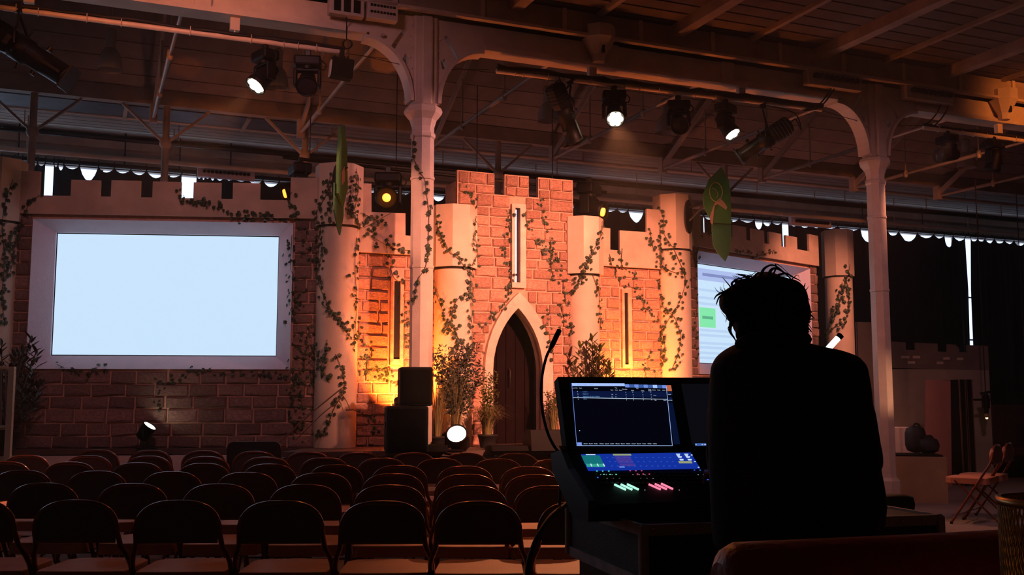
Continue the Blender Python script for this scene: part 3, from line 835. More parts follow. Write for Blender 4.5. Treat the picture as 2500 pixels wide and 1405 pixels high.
socket_box(BF, 1932, 2030, 528, 549, 7.6, 12, 1, 'white connector box above the right screen', PLASTER)
# ================================================================== lighting bars and fixtures
PIPEM = STEELW
def bar(p0, p1, label, clips, rods, thick=1.0):
    a0, z0 = BF.hit(*p0, -.05); a1, z1 = BF.hit(*p1, -.05)
    t = bt('lighting_bar', label, 'bar', a0, -.05, z0)
    L = a1 - a0; dz = z1 - z0
    zz = lambda a: dz * (a / L)
    q = MB(); q.cyl((0, 0, 0), (L, 0, dz), .0245, n=12); q.build('pipe', PIPEM, t)
    n = int(L / .12); pts = []
    for i in range(n + 1):
        a = L * i / n; pts.append((a, -.008 - .014 * (thick - 1) + random.uniform(-.008, .008), zz(a) + .034 + random.uniform(-.006, .012)))
    q = MB(); q.tube(pts, [random.uniform(.013, .026) * thick for _ in pts], 6); q.build('cable_bundle', CABLE, t)
    for px in clips:
        a = BF.hit(px, 200, -.05)[0] - a0
        q = MB(); q.tube([(a, .03 * math.cos(u), zz(a) + .012 + .042 * math.sin(u)) for u in [i * math.pi / 5 for i in range(10)]], .005, 4, closed=True); q.build('cable_tie', CREAM, t)
    for px in rods:
        a = BF.hit(px, 200, -.05)[0] - a0
        q = MB(); q.cyl((a, 0, zz(a)), (a, .04, ZB - z0), .008, n=6); q.build('drop_rod', CREAM, t)
        q = MB(); q.box((a, .03, ZB - z0 - .06), (.085, .06, .12)); q.build('hanger_box', CREAM, t)
    return t
bar((-80, 8), (842, 128), 'orange lit pipe bar across the upper left', [30, 85, 205, 290, 460, 610, 690, 725, 770], [570, 60])
bar((1212, 174), (2005, 268), 'dark pipe bar with taped cables in the middle', [1256, 1277, 1336, 1378, 1440, 1525, 1560, 1607, 1695, 1742, 1860, 1955], [1448, 1812], 1.7)
bar((2253, 312), (2560, 352), 'orange lit pipe bar at the upper right', [2285, 2340, 2370, 2400, 2470], [2436])
def wire(pts, label, r=.004):
    o = MB(); o.tube(pts, r, 5); ob = o.build('wire', CABLE); tag(ob, label, 'cable'); return ob
bp = lambda x, y, b=-.05: BF.w(*(lambda h: (h[0], b, h[1]))(BF.hit(x, y, b)))
wire([bp(1094, 170), bp(1192, 170)], 'short black steel wire right of the white column head')
wire([bp(880, 135), bp(975, 157)], 'thin black steel wire left of the white column head')
wire([bp(2005, 270), bp(2095, 296)], 'thin black wire from the middle bar to the slim column')
wire([bp(2190, 306), bp(2253, 307)], 'thin black wire from the slim column to the right bar')
def hang_cable(pts, label, r=.009, b=-.22):
    P_ = [bp(x, y, b + (.17 * i / (len(pts) - 1))) for i, (x, y) in enumerate(pts)]
    o = MB(); o.tube(smooth(P_), r, 6); ob = o.build('cable', CABLE); tag(ob, label, 'cable'); return ob
def smooth(p, n=6):
    out_ = []
    for i in range(len(p) - 1):
        p0 = p[max(i - 1, 0)]; p1 = p[i]; p2 = p[i + 1]; p3 = p[min(i + 2, len(p) - 1)]
        for k in range(n):
            t = k / n
            out_.append(.5 * ((2 * p1) + (p2 - p0) * t + (2 * p0 - 5 * p1 + 4 * p2 - p3) * t * t + (3 * p1 - p0 - 3 * p2 + p3) * t ** 3))
    out_.append(p[-1]); return out_
hang_cable([(2040, 190), (2030, 215), (2005, 250), (1985, 263), (1960, 266)], 'front black cable looping from the middle bar to the left connector box')
hang_cable([(2052, 188), (2038, 215), (2014, 250), (1992, 266), (1962, 270)], 'rear black cable looping from the middle bar to the left connector box')
hang_cable([(2300, 215), (2300, 245), (2285, 280), (2262, 303)], 'left black cable from the right connector box to the right bar')
hang_cable([(2318, 225), (2314, 262), (2298, 290), (2280, 308)], 'right black cable from the right connector box to the right bar')
hang_cable([(846, 15), (846, 70), (846, 96)], 'black plug and flex hanging from the mains socket panel', .006)
o = MB(); pts = [bp(848 + 11 * math.cos(u) * (1 + .15 * math.sin(u * .33)), 108 + 11 * math.sin(u), -.05 + .004 * u / 6) for u in [i * .45 for i in range(42)]]
o.tube(pts, .005, 5); tag(o.build('cable_coil', CABLE), 'small coil of black flex above the square black box', 'cable')
LAMPW = mat('hot_lamp', (1, 1, 1), 0.5, var=0, emit=(1.0, 0.86, 0.62), estr=14)
LAMPO = mat('amber_lamp', (1, 1, 1), 0.5, var=0, emit=(1.0, 0.22, 0.01), estr=4)
LENSD = mat('dark_lens', (0.02, 0.02, 0.03), 0.12, 0.0, var=0)
HEADM = mat('fixture_black', (0.007, 0.006, 0.006), 0.5, 0.0, spec=0.25, var=.15)
def moving_head(label, top, d, lit=None, petals=True, sc=1.0, group=None, upright=False, power=0, clamp=True, cone=26):
    d = Vector(d).normalized()
    yaw = math.degrees(math.atan2(d.y, d.x)) - 90
    t = thing('moving_head', label, 'stage light', top, yaw, group); t.scale = (sc, sc, sc)
    f = -1 if not upright else 1
    if clamp:
        q = MB(); q.box((0, 0, f * .025), (.06, .05, .07), None, .008); q.build('clamp', BLACKM, t)
    q = MB(); q.box((0, 0, f * .105), (.255, .17, .10), None, .02); b = q.build('base', HEADM, t)
    q = MB(); q.box((.06, -.086, f * .105), (.07, .004, .04)); q.build('display', LENSD, b)
    q = MB(); q.cyl((0, 0, f * .15), (0, 0, f * .185), .07, n=14)
    q.box((0, 0, f * .19), (.25, .09, .03), None, .008)
    for s in (-1, 1): q.box((s * .113, 0, f * .265), (.034, .10, .17), None, .012)
    q.build('yoke', HEADM, t)
    el = math.asin(max(-1, min(1, d.z))); dl = Vector((0, math.cos(el), math.sin(el)))
    M = Matrix.Translation((0, 0, f * .295)) @ align(dl)
    q = MB(); q.lathe([(.045, -.14), (.07, -.13), (.078, -.06), (.084, .0), (.088, .05), (.099, .11), (.102, .145), (.094, .146), (.09, .125), (.01, .125)], 20, M); h = q.build('head', HEADM, t)
    if lit:
        q = MB()
        if petals:
            for k in range(7):
                rr, an = (0, 0) if k == 0 else (.052, k * math.pi / 3)
                q.lathe([(.001, .150), (.031, .149), (.031, .135), (.001, .135)], 12, M @ Matrix.Translation((rr * math.cos(an), rr * math.sin(an), 0)))
        else: q.lathe([(.001, .150), (.04, .149), (.04, .13), (.001, .13)], 16, M)
        q.build('lamp', lit, h)
        q = MB(); q.lathe([(.098, .14), (.104, .15), (.098, .156)], 24, M, caps=False); q.build('lens_ring', BLACKM, h)
        if power:
            p = t.location + Matrix.Rotation(R(yaw), 3, 'Z') @ (M @ Vector((0, 0, .17))) * sc
            spot('moving_head_beam', p, p + d, power, (1, .34, .14) if lit is LAMPW else (1, .3, .03), cone, .5, .05)
    else:
        q = MB(); q.lathe([(.001, .136), (.075, .132), (.09, .127)], 20, M, caps=False); q.build('lens', LENSD, h)
    q = MB(); q.tube(smooth([Vector((-.12, -.02, f * .07)), Vector((-.17, -.02, f * .12)), Vector((-.15, -.02, f * .17)), Vector((-.10, -.02, f * .15))], 4), .007, 5); q.build('cable', CABLE, t)
    return t
moving_head('lit moving head shining down left on the upper left bar', bp(648, 112), (-.45, -.42, -.75), LAMPW, power=800, cone=36)
moving_head('dark moving head beside the lit one on the upper left bar', bp(752, 126), (.12, -.85, -.62))
moving_head('lit moving head facing the hall in the middle of the middle bar', bp(1499, 212), (.0, -.72, -.62), LAMPW, power=800, cone=36)
moving_head('dark moving head on the middle bar in front of a red glowing dome lamp', bp(1655, 236), (.0, -.86, -.50))
moving_head('lit moving head shining down right on the middle bar', bp(1771, 244), (.42, -.35, -.80), LAMPW, power=260, cone=36)
moving_head('dark moving head with amber rim facing left on the right bar', bp(2311, 322), (-.95, -.25, -.12), None)
moving_head('dark moving head hanging at the far right of the right bar', bp(2425, 336), (-.15, .25, -.95), None)
# square black box light
t = thing('flood_light', 'square black flood box with pale edge hanging from the left bar end', 'stage light', bp(834, 132), 20)
q = MB(); q.box((0, 0, -.01), (.05, .05, .12)); q.build('clamp', BLACKM, t)
q = MB(); q.box((0, 0, -.15), (.215, .14, .19), Matrix.Rotation(R(5), 3, 'Y'), .01); q.build('housing', BLACKP, t)
q = MB(); q.box((-.113, -.03, -.165), (.012, .09, .15), Matrix.Rotation(R(5), 3, 'Y')); q.build('side_flap', CREAM, t)
for x in (-.06, .03, .06): 
    q = MB(); q.cyl((x, 0, -.05), (x, 0, -.02), .01, n=6); q.build('knob', BLACKM, t)

def profile(label, top, pivot, d, L=.66, sc=1.0):
    """ellipsoidal spot: top = where its clamp sits on the bar, pivot = the yoke bolt, d = beam direction"""
    d = Vector(d).normalized(); pivot = Vector(pivot); top = Vector(top)
    t = thing('profile_spot', label, 'stage light', top)
    rot = d.to_track_quat('Z', 'Y').to_matrix().to_4x4()
    M = Matrix.Translation(pivot - top) @ rot @ Matrix.Scale(sc, 4)
    T = lambda v: M @ Vector(v)
    q = MB(); q.box((0, 0, 0), (.07, .05, .10), None, .01); q.build('clamp', BLACKM, t)
    x = Vector((1, 0, 0)); side = M.to_3x3() @ Vector((.125, 0, 0))
    c = pivot - top; hgt = Vector((0, 0, -.06))
    q = MB(); q.tube(smooth([c + side, c + side * 1.02 + Vector((0, 0, .10)) * sc, c + side * .6 + Vector((0, 0, .18)) * sc, hgt, c - side * .6 + Vector((0, 0, .18)) * sc, c - side * 1.02 + Vector((0, 0, .10)) * sc, c - side], 5), .013 * sc, 6); q.build('yoke', BLACKM, t)
    q = MB(); q.lathe([(.05, -.34), (.105, -.32), (.115, -.28), (.115, -.10), (.10, -.05)], 8, M, False, R(22.5)); hs = q.build('lamp_house', HEADM, t)
    q = MB()
    for k in range(5): q.lathe([(.118, -.30 + k * .04), (.124, -.295 + k * .04), (.118, -.285 + k * .04)], 8, M, False, R(22.5), caps=False)
    q.build('cooling_fin', HEADM, hs)
    q = MB(); q.lathe([(.10, -.06), (.11, -.05), (.11, .08), (.092, .09), (.092, L - .36), (.105, L - .35), (.105, L - .32), (.088, L - .32), (.085, L - .36), (.01, L - .36)], 16, M); br = q.build('barrel', HEADM, t)
    q = MB()
    for s in (-1, 1):
        vs = [T((s * .095, -.012, .1)), T((s * .095, .012, .1)), T((s * .095, .012, L - .36)), T((s * .095, -.012, L - .36)), T((s * .107, -.012, .1)), T((s * .107, .012, .1)), T((s * .107, .012, L - .36)), T((s * .107, -.012, L - .36))]
        q.add(vs, [(0, 1, 2, 3), (4, 7, 6, 5), (0, 4, 5, 1), (1, 5, 6, 2), (2, 6, 7, 3), (3, 7, 4, 0)])
    q.build('slide_rail', BLACKM, br)
    q = MB()
    for a_ in (20, 110, 200, 290):
        q.cyl(T((.10 * math.cos(R(a_)), .10 * math.sin(R(a_)), .02)), T((.165 * math.cos(R(a_)), .165 * math.sin(R(a_)), .03)), .006 * sc, n=5)
        q.ball(T((.165 * math.cos(R(a_)), .165 * math.sin(R(a_)), .03)), .013 * sc, 6, 4)
    q.build('shutter', BLACKM, br)
    q = MB(); q.cyl(T((0, -.10, .2)), T((0, -.135, .2)), .022 * sc, n=10); q.cyl(T((.0, .10, .2)), T((0, .135, .2)), .022 * sc, n=10); q.build('knob', BLACKM, br)
    q = MB(); q.box((0, 0, 0), (.21, .21, .015)); q.v = [T(Vector(v) + Vector((0, 0, L - .31))) for v in q.v]; q.build('colour_frame', BLACKM, t)
    q = MB(); e = T((0, 0, -.33)); q.tube(smooth([e, e + Vector((.06, .0, .05)), e + Vector((.12, 0, -.08)), e + Vector((.05, 0, .12)), hgt + Vector((.05, 0, .05))], 5), .007, 5); q.build('cable', CABLE, t)
    return t
top = bp(46, 18)
profile('large black profile spot pointing down right at the upper left edge', top, P(50, 118, top.y - .05), (.80, .05, -.50), .78, 1.05)
top = bp(1392, 194)
profile('black profile spot hanging steeply below the middle bar', top, P(1378, 275, top.y), (.38, .45, -.85), .68, .95)
top = bp(1862, 256)
profile('black profile spot pointing down left below the middle bar', top, P(1872, 340, top.y), (-.74, .25, -.47), .70, .95)
top = None
# movers behind the castle battlements
def cfp(px, py, yl): h = CF.hit(px, py, yl); return CF.w(h[0], yl, h[1])
rb = thing('lighting_bar', 'thin black bar behind the castle battlements', 'bar', cfp(690, 384, .8), CF.deg)
m = MB(); p0 = cfp(690, 384, .8); v = cfp(1480, 470, .8) - p0; m.cyl((0, 0, 0), (v.x * CF.c + v.y * CF.s, 0, v.z), .02, n=8); m.build('pipe', BLACKM, rb)
for k in range(4):
    q = MB(); a = .3 + k * 1.0; q.cyl((a, 0, v.z * a / 3.9), (a, 0, 1.1), .006, n=5); q.build('drop_wire', BLACKM, rb)
moving_head('moving head with amber lamp above the battlements left of the white column', cfp(948, 410, .8), (0.03, -.98, -.16), LAMPO, petals=False, sc=1.2, power=16, cone=60)
moving_head('dark moving head with amber edge facing left above the left screen', cfp(733, 388, .8), (-.85, -.4, -.3), LAMPO, petals=False, sc=1.2, power=12, cone=50)
moving_head('dark moving head with small amber lens behind the right gatehouse tower', cfp(1438, 436, .5), (.85, -.42, -.25), LAMPO, petals=False, sc=1.3, power=0)

# high bay dome lamps
DOME = mat('frosted_dome', (0.55, 0.48, 0.45), 0.25, var=.05)
def dome(px, y0, y1, w, b, label, red=False):
    a, z = BF.hit(px, y1, b); a2, z2 = BF.hit(px, y0, b); c = BF.w(a, b, z)
    r = w / 2 * c.y / FPX; h = z2 - z
    t = thing('dome_lamp', label, 'pendant lamp', c, 0)
    q = MB(); q.lathe([(r, 0), (r * .99, .02), (r * .93, h * .22), (r * .74, h * .40), (r * .5, h * .50), (r * .36, h * .53), (r * .32, h * .53), (r * .46, h * .49), (r * .70, h * .385), (r * .89, h * .21), (r * .95, .0)], 20, caps=False); q.build('shade', DOME, t)
    q = MB(); q.lathe([(r * .38, h * .52), (r * .42, h * .55), (r * .42, h * .97), (r * .30, h), (.002, h)], 14); q.build('neck', DOME, t)
    q = MB(); q.cyl((0, 0, h), (0, 0, h + 1.2), .008, n=5); q.build('cord', CREAM, t)
    q = MB(); q.ball((0, 0, h * .3), r * .3, 10, 6); q.build('bulb', DOME, t)
dome(268, 70, 172, 60, 2.6, 'faint grey dome lamp under the upper left bar')
dome(678, 120, 215, 54, 2.6, 'dome lamp half hidden behind the lit left moving head')
dome(1008, 165, 250, 48, 2.6, 'dome lamp half hidden behind the white column arch')
dome(1337, 212, 296, 52, 2.6, 'frosted dome lamp left of the steep profile spot')
dome(1626, 242, 325, 54, 2.6, 'red lit dome lamp beside the dark moving head')
dome(2360, 340, 410, 48, 2.6, 'grey dome lamp between the two lights on the right bar')
# ================================================================== ivy, plants and things on the stage
def leaf_mesh(k, mtl, kind='ivy'):
    rr = random.Random(100 + k)
    if kind == 'ivy':
        o = [(0, -.42), (.22, -.50), (.50, -.18), (.30, .02), (.46, .26), (.16, .24), (0, .55), (-.16, .24), (-.46, .26), (-.30, .02), (-.50, -.18), (-.22, -.50)]
        vs = [(0, 0, .10)] + [(x, y, -.12 * abs(x) + rr.uniform(-.06, .06)) for x, y in o]
        fs = [(0, 1 + i, 1 + (i + 1) % 12) for i in range(12)]
    else:
        o = [(0, 0), (.13, .22), (.16, .5), (.10, .8), (0, 1), (-.10, .8), (-.16, .5), (-.13, .22)]
        vs = [(0, .5, -.06)] + [(x, y, .05 * abs(x) * 4 - .10 * y * y) for x, y in o]
        fs = [(0, 1 + i, 1 + (i + 1) % 8) for i in range(8)]
    m = MB(); m.add(vs, fs, False); me = m.mesh('leaf'); me.materials.append(mtl); return me
IVL = [leaf_mesh(k, LEAF) for k in range(4)]
def ivy(label, strands, bvh, size=.040, step=5.2, spread=5.0, cap=296, seed=1, reach=99):
    rr = random.Random(seed)
    t = None; n = 0; stems = MB()
    for pl in strands:
        pts = smooth([Vector((a, b, 0)) for a, b in pl], 8)
        run = []; acc = 0; last = None
        for i, p in enumerate(pts):
            d = ray(p.x, p.y).normalized()
            loc, nor, idx, dist = bvh.ray_cast(CAM, d)
            if loc is None or dist > reach: run = []; continue
            if nor.dot(d) > 0: nor = -nor
            if t is None:
                t = thing('ivy_garland', label, 'ivy', loc)
            q = loc + nor * .012
            if run and (run[-1] - q).length > .25:
                if len(run) > 1: stems.tube([v - t.location for v in run], .0035, 4)
                run = []
            run.append(q)
            if last is not None: acc += (p - last).length
            last = p
            while acc > step:
                acc -= step
                if n >= cap: continue
                dx, dy = rr.gauss(0, spread), rr.gauss(0, spread)
                d2 = ray(p.x + dx, p.y + dy).normalized()
                l2, n2, _, ds = bvh.ray_cast(CAM, d2)
                if l2 is None or ds > reach: continue
                if n2.dot(d2) > 0: n2 = -n2
                nn = (n2 + Vector((rr.uniform(-.5, .5), rr.uniform(-.4, .1), rr.uniform(-.1, .6)))).normalized()
                up = Vector((rr.uniform(-.7, .7), 0, -1))
                x = up.cross(nn).normalized(); y = nn.cross(x)
                s = size * rr.uniform(.75, 1.25)
                M = Matrix(((x.x, y.x, nn.x, 0), (x.y, y.y, nn.y, 0), (x.z, y.z, nn.z, 0), (0, 0, 0, 1)))
                inst('leaf', rr.choice(IVL), t, Matrix.Translation(l2 + n2 * rr.uniform(.012, .03) - t.location) @ M @ Matrix.Scale(s, 4)); n += 1
        if len(run) > 1: stems.tube([v - t.location for v in run], .0035, 4)
    if t and stems.v: stems.build('stem', STEM, t)
    return t
bvh = make_bvh(CASTLE)
ivy('ivy garland down the beige tower at the left picture edge', [[(30, 440), (10, 500), (5, 560), (10, 640), (4, 720), (10, 790)], [(20, 470), (5, 480)]], bvh, seed=1)
ivy('ivy garland beside the upper left corner of the left screen', [[(97, 478), (72, 500), (55, 535), (35, 560), (22, 600), (28, 640), (18, 680)], [(60, 540), (40, 580), (30, 620)]], bvh, seed=2)
ivy('ivy garland trailing along the fascia above the left screen', [[(440, 450), (446, 488), (480, 494), (530, 504), (565, 524), (620, 530), (690, 536), (722, 520), (706, 490), (712, 470)], [(455, 490), (500, 502)], [(560, 530), (600, 532), (660, 530)]], bvh, seed=3)
ivy('ivy garland down the brick strip right of the left screen',
    [[(715, 520), (735, 545), (752, 590), (748, 640)], [(715, 575), (712, 640), (715, 700), (711, 760)], [(745, 690), (722, 760), (735, 850), (742, 900), (732, 960), (716, 1010), (722, 1060)], [(730, 850), (715, 900), (725, 950), (745, 1000), (735, 1050)], [(755, 800), (750, 870), (720, 930), (712, 970), (730, 1030)]], bvh, seed=4, spread=8)
ivy('ivy garland along the foot of the left screen', [[(140, 893), (175, 908), (215, 916), (260, 902)], [(375, 912), (400, 938), (440, 922), (480, 905), (540, 915), (600, 915), (700, 922)], [(400, 940), (385, 975), (395, 1000)], [(60, 905), (60, 940), (65, 990), (45, 1040)], [(110, 915), (96, 950), (72, 985)]], bvh, seed=5)
ivy('ivy garland winding all round the tall tower with the left green banner',
    [[(808, 430), (800, 470), (785, 500), (773, 530), (785, 560), (772, 620), (780, 690), (800, 740), (830, 790), (858, 830)],
     [(800, 445), (815, 490), (800, 520), (815, 545)], [(772, 570), (790, 600), (778, 660)], [(772, 850), (790, 900), (805, 935)],
     [(820, 865), (838, 920), (836, 960), (815, 1000), (800, 1040), (772, 1065)], [(765, 780), (768, 880), (762, 960)], [(800, 830), (795, 880), (785, 920)], [(790, 745), (815, 770), (845, 805)]], bvh, seed=6, spread=6)
ivy('dense ivy clump down the right edge of the tall left tower',
    [[(868, 412), (872, 450), (868, 490), (862, 520), (874, 560)], [(872, 430), (862, 470), (855, 505), (868, 545)], [(868, 580), (864, 650), (868, 720), (866, 790), (862, 850)], [(858, 480), (850, 500), (862, 530)]], bvh, seed=7, spread=6, step=6)
ivy('ivy garland over the narrow wall left of the white column',
    [[(880, 520), (925, 545), (900, 570), (930, 592), (965, 608), (1000, 612)], [(955, 520), (925, 537), (890, 556)], [(940, 590), (950, 640), (962, 680), (988, 690)], [(985, 720), (992, 780), (985, 850)],
     [(876, 800), (882, 850), (880, 890), (905, 905), (930, 895), (960, 925), (990, 920)], [(880, 850), (890, 910), (925, 925), (950, 905)], [(872, 1010), (900, 1018), (920, 1040), (900, 1060)], [(885, 830), (905, 870), (890, 900)], [(900, 880), (930, 905), (975, 935)]], bvh, seed=8, spread=8, step=6)
ivy('ivy garland spiralling down the short left gatehouse tower',
    [[(1065, 520), (1070, 555), (1083, 587), (1102, 617), (1124, 639), (1143, 669), (1146, 706), (1120, 728), (1106, 754), (1102, 784), (1083, 817)],
     [(1061, 687), (1069, 724), (1083, 761), (1094, 795), (1117, 824), (1138, 861), (1130, 900)], [(1160, 528), (1157, 573), (1163, 617), (1150, 650)], [(1150, 661), (1148, 713), (1148, 758), (1150, 810), (1150, 861)], [(1102, 784), (1120, 840), (1100, 870)]], bvh, seed=9)
ivy('ivy garland at the upper left corner of the gatehouse', [[(1124, 449), (1139, 469), (1154, 491), (1157, 502)], [(1128, 446), (1150, 478)]], bvh, seed=10)
ivy('ivy garland left of the gatehouse slit down to the arch', [[(1243, 510), (1239, 539), (1243, 558), (1231, 587), (1228, 621), (1243, 647), (1246, 676), (1243, 706), (1231, 739), (1213, 765), (1187, 784), (1180, 806)], [(1246, 515), (1235, 550)], [(1240, 690), (1250, 715)]], bvh, seed=11)
ivy('ivy garland right of the gatehouse slit down past the arch',
    [[(1283, 517), (1287, 558), (1306, 587), (1328, 595), (1343, 617), (1357, 639), (1372, 676), (1378, 713), (1369, 747), (1376, 780), (1374, 798)], [(1320, 487), (1322, 513), (1333, 554), (1343, 587), (1339, 624), (1346, 661), (1357, 698)], [(1345, 760), (1330, 790), (1345, 830), (1352, 880)], [(1300, 575), (1320, 600), (1345, 640)]], bvh, seed=12)
ivy('ivy garland spiralling down the short right gatehouse tower', [[(1468, 540), (1466, 570), (1454, 602), (1435, 635), (1424, 661), (1406, 706), (1386, 735), (1390, 780), (1384, 815)], [(1446, 673), (1459, 713), (1462, 750), (1463, 800)], [(1384, 780), (1394, 828), (1387, 861), (1395, 900)], [(1440, 620), (1420, 690)]], bvh, seed=13)
ivy('ivy garland over the narrow wall right of the gatehouse', [[(1487, 621), (1499, 666), (1526, 690), (1553, 713), (1569, 748), (1596, 772)], [(1518, 607), (1518, 650), (1546, 674), (1557, 705)], [(1555, 715), (1580, 760), (1598, 790)], [(1585, 557), (1590, 590), (1595, 610)], [(1590, 850), (1570, 890), (1590, 915)]], bvh, seed=14)
ivy('ivy garland winding down the tall tower with the black bracket',
    [[(1608, 504), (1620, 533), (1620, 568), (1644, 607), (1659, 643), (1671, 674), (1667, 713), (1651, 752), (1628, 791), (1614, 830), (1610, 870)], [(1610, 607), (1614, 643), (1647, 666), (1672, 658)], [(1608, 697), (1622, 752), (1647, 776), (1661, 823), (1655, 862), (1640, 905)], [(1610, 560), (1612, 640), (1612, 700)], [(1615, 800), (1625, 860), (1612, 905)]], bvh, seed=15, spread=6)
ivy('ivy garland along the fascia of the right screen wing', [[(1704, 600), (1700, 674), (1702, 733), (1696, 791), (1700, 870)], [(1706, 584), (1726, 572), (1745, 570)], [(1792, 607), (1820, 619), (1847, 625), (1870, 619), (1890, 611)]], bvh, seed=16)
ivy('ivy garland down the far right tower of the castle', [[(2074, 646), (2068, 678), (2057, 713), (2053, 731), (2037, 756), (2028, 785), (2022, 810), (2024, 838)], [(2067, 690), (2070, 742), (2066, 774), (2057, 792), (2030, 802)], [(2056, 690), (2050, 740), (2040, 775)]], bvh, seed=17, size=.05)
colobs = [o for c in COL.objects if c.name.startswith('iron_column') for o in c.children]
bvc = make_bvh(colobs)
ivy('ivy garland wound round the white iron column', [[(1012, 330), (1010, 380), (1022, 415), (1036, 440), (1040, 470), (1046, 520), (1045, 580), (1042, 640), (1024, 680), (1016, 715), (1012, 745)], [(1015, 395), (1030, 432)]], bvc, size=.05, step=15, seed=18, spread=4)

# ---- plants
def spray(mb, base, n, hgt, rad, leaf, rr, lean=(0, 0)):
    """stems with many small pointed leaves"""
    for i in range(n):
        an = rr.uniform(0, 6.28); h = hgt * rr.uniform(.55, 1.05); r = rad * rr.uniform(.2, 1)
        tip = Vector((math.cos(an) * r + lean[0], math.sin(an) * r * .6 + lean[1], h)); b = Vector((math.cos(an) * r * .25, math.sin(an) * r * .2, 0))
        for k in range(int(10 * h / hgt) + 3):
            t = .25 + .75 * k / (int(10 * h / hgt) + 2)
            p = base + b.lerp(tip, t) + Vector((0, 0, .08 * math.sin(t * 3)))
            for q in range(2):
                d = Vector((rr.uniform(-1, 1), rr.uniform(-1, 1), rr.uniform(-.2, .9))).normalized()
                s = d.cross(Vector((rr.uniform(-1, 1), rr.uniform(-1, 1), rr.uniform(-1, 1)))).normalized()
                L = leaf * rr.uniform(.7, 1.3)
                mb.add([p, p + d * L * .5 + s * L * .2, p + d * L, p + d * L * .5 - s * L * .2], [(0, 1, 2, 3)])
def blades(mb, base, n, hgt, spread_, rr, w=.006, droop=1.0):
    for i in range(n):
        an = rr.uniform(0, 6.28); h = hgt * rr.uniform(.6, 1.05); r = spread_ * rr.uniform(.15, 1.0)
        dx, dy = math.cos(an), math.sin(an) * .7
        b = base + Vector((dx * .05 * rr.random(), dy * .05, 0)); side = Vector((-dy, dx, 0)).normalized() * w
        L = []
        for k in range(6):
            t = k / 5
            p = b + Vector((dx * r * t ** 1.6, dy * r * t ** 1.6, h * (t - droop * .45 * t ** 3)))
            L.append((p - side * (1 - t * .9), p + side * (1 - t * .9)))
        vs = [v for pr in L for v in pr]
        mb.add(vs, [(2 * k, 2 * k + 1, 2 * k + 3, 2 * k + 2) for k in range(5)], True)
rr = random.Random(5)
POT = mat('dark_pot', (0.010, 0.008, 0.007), 0.8)
def pot(t, r=.14, h=.20):
    r *= .8; h *= .7
    q = MB(); q.lathe([(r * .75, 0), (r, h), (r * 1.06, h), (r * 1.06, h + .02), (r * .9, h + .02), (r * .88, h - .02), (.01, h - .02)], 14); q.build('pot', POT, t)
def on_stage(px, yl): s, _ = CF.hit(px, 1080, yl); return CF.w(s, yl, STZ)
pl = thing('potted_bush', 'tall twiggy bush with small leaves left of the arched door', 'plant', on_stage(1112, -.62)); pot(pl)
q = MB(); spray(q, Vector((0, 0, .15)), 120, .84, .30, .045, rr); tag(q.build('foliage', SHRUB, pl), kind='stuff')
q = MB(); blades(q, Vector((0, 0, .12)), 200, 1.0, .34, rr, .003, .6); tag(q.build('twigs', GRASS, pl), kind='stuff')
pl = thing('ornamental_grass', 'arching tuft of ornamental grass at the left door foot', 'plant', on_stage(1190, -.70)); pot(pl, .12, .16)
q = MB(); blades(q, Vector((0, 0, .12)), 330, .60, .30, rr, .0055, 1.3); tag(q.build('blades', GRASS, pl), kind='stuff')
q = MB(); spray(q, Vector((0, 0, .10)), 26, .62, .14, .04, rr); tag(q.build('foliage', LAUREL, pl), kind='stuff')
pl = thing('ornamental_grass', 'tall thin dry grass beside the speaker stack', 'plant', on_stage(1066, -.60)); pot(pl, .10, .14)
q = MB(); blades(q, Vector((0, 0, .1)), 110, .95, .22, rr, .0035, .7); tag(q.build('blades', GRASS, pl), kind='stuff')
pl = thing('ornamental_grass', 'small dry grass tuft right of the arched door', 'plant', on_stage(1352, -.50)); pot(pl, .10, .14)
q = MB(); blades(q, Vector((0, 0, .1)), 120, .62, .17, rr, .004, .8); tag(q.build('blades', GRASS, pl), kind='stuff')
q = MB(); spray(q, Vector((0, 0, .10)), 16, .5, .10, .035, rr); tag(q.build('foliage', LAUREL, pl), kind='stuff')
LRL = [leaf_mesh(k, LAUREL, 'laurel') for k in range(3)]
SHL = [leaf_mesh(k, SHRUB, 'laurel') for k in range(3)]
def laurel(label, loc, n, hgt, rad, meshes, leaf=.10, z0=.3):
    t = thing('laurel_bush', label, 'plant', loc); pot(t, .15, .24); c = 0
    sm = MB()
    for i in range(n):
        an = rr.uniform(0, 6.28); r = rad * math.sqrt(rr.random()); h = z0 + (hgt - z0) * rr.uniform(.25, 1) * (1 - .35 * (r / rad) ** 2)
        tip = Vector((math.cos(an) * r, math.sin(an) * r * .7, h)); sm.tube([(0, 0, .2), tip * .55 + Vector((0, 0, .05)), tip], .006, 4)
        for k in range(8):
            if c >= 290: break
            a2 = k * 2.4 + an; d = Vector((math.cos(a2) * .8, math.sin(a2) * .8, .55 + .06 * k)).normalized()
            M = d.to_track_quat('Y', 'Z').to_matrix().to_4x4()
            inst('leaf', rr.choice(meshes), t, Matrix.Translation(tip - Vector((0, 0, .02 * (8 - k)))) @ M @ Matrix.Scale(leaf * rr.uniform(.7, 1.2), 4)); c += 1
    sm.build('stem', STEM, t)
laurel('leafy green laurel bush right of the gatehouse behind the console', on_stage(1452, -.55), 34, 1.22, .28, LRL, .105)
laurel('dark leafy shrub at the left picture edge under the left screen', LF.w(LF.hit(22, 900, -.35)[0], -.35, STZ), 36, 1.22, .30, SHL, .11, .2)

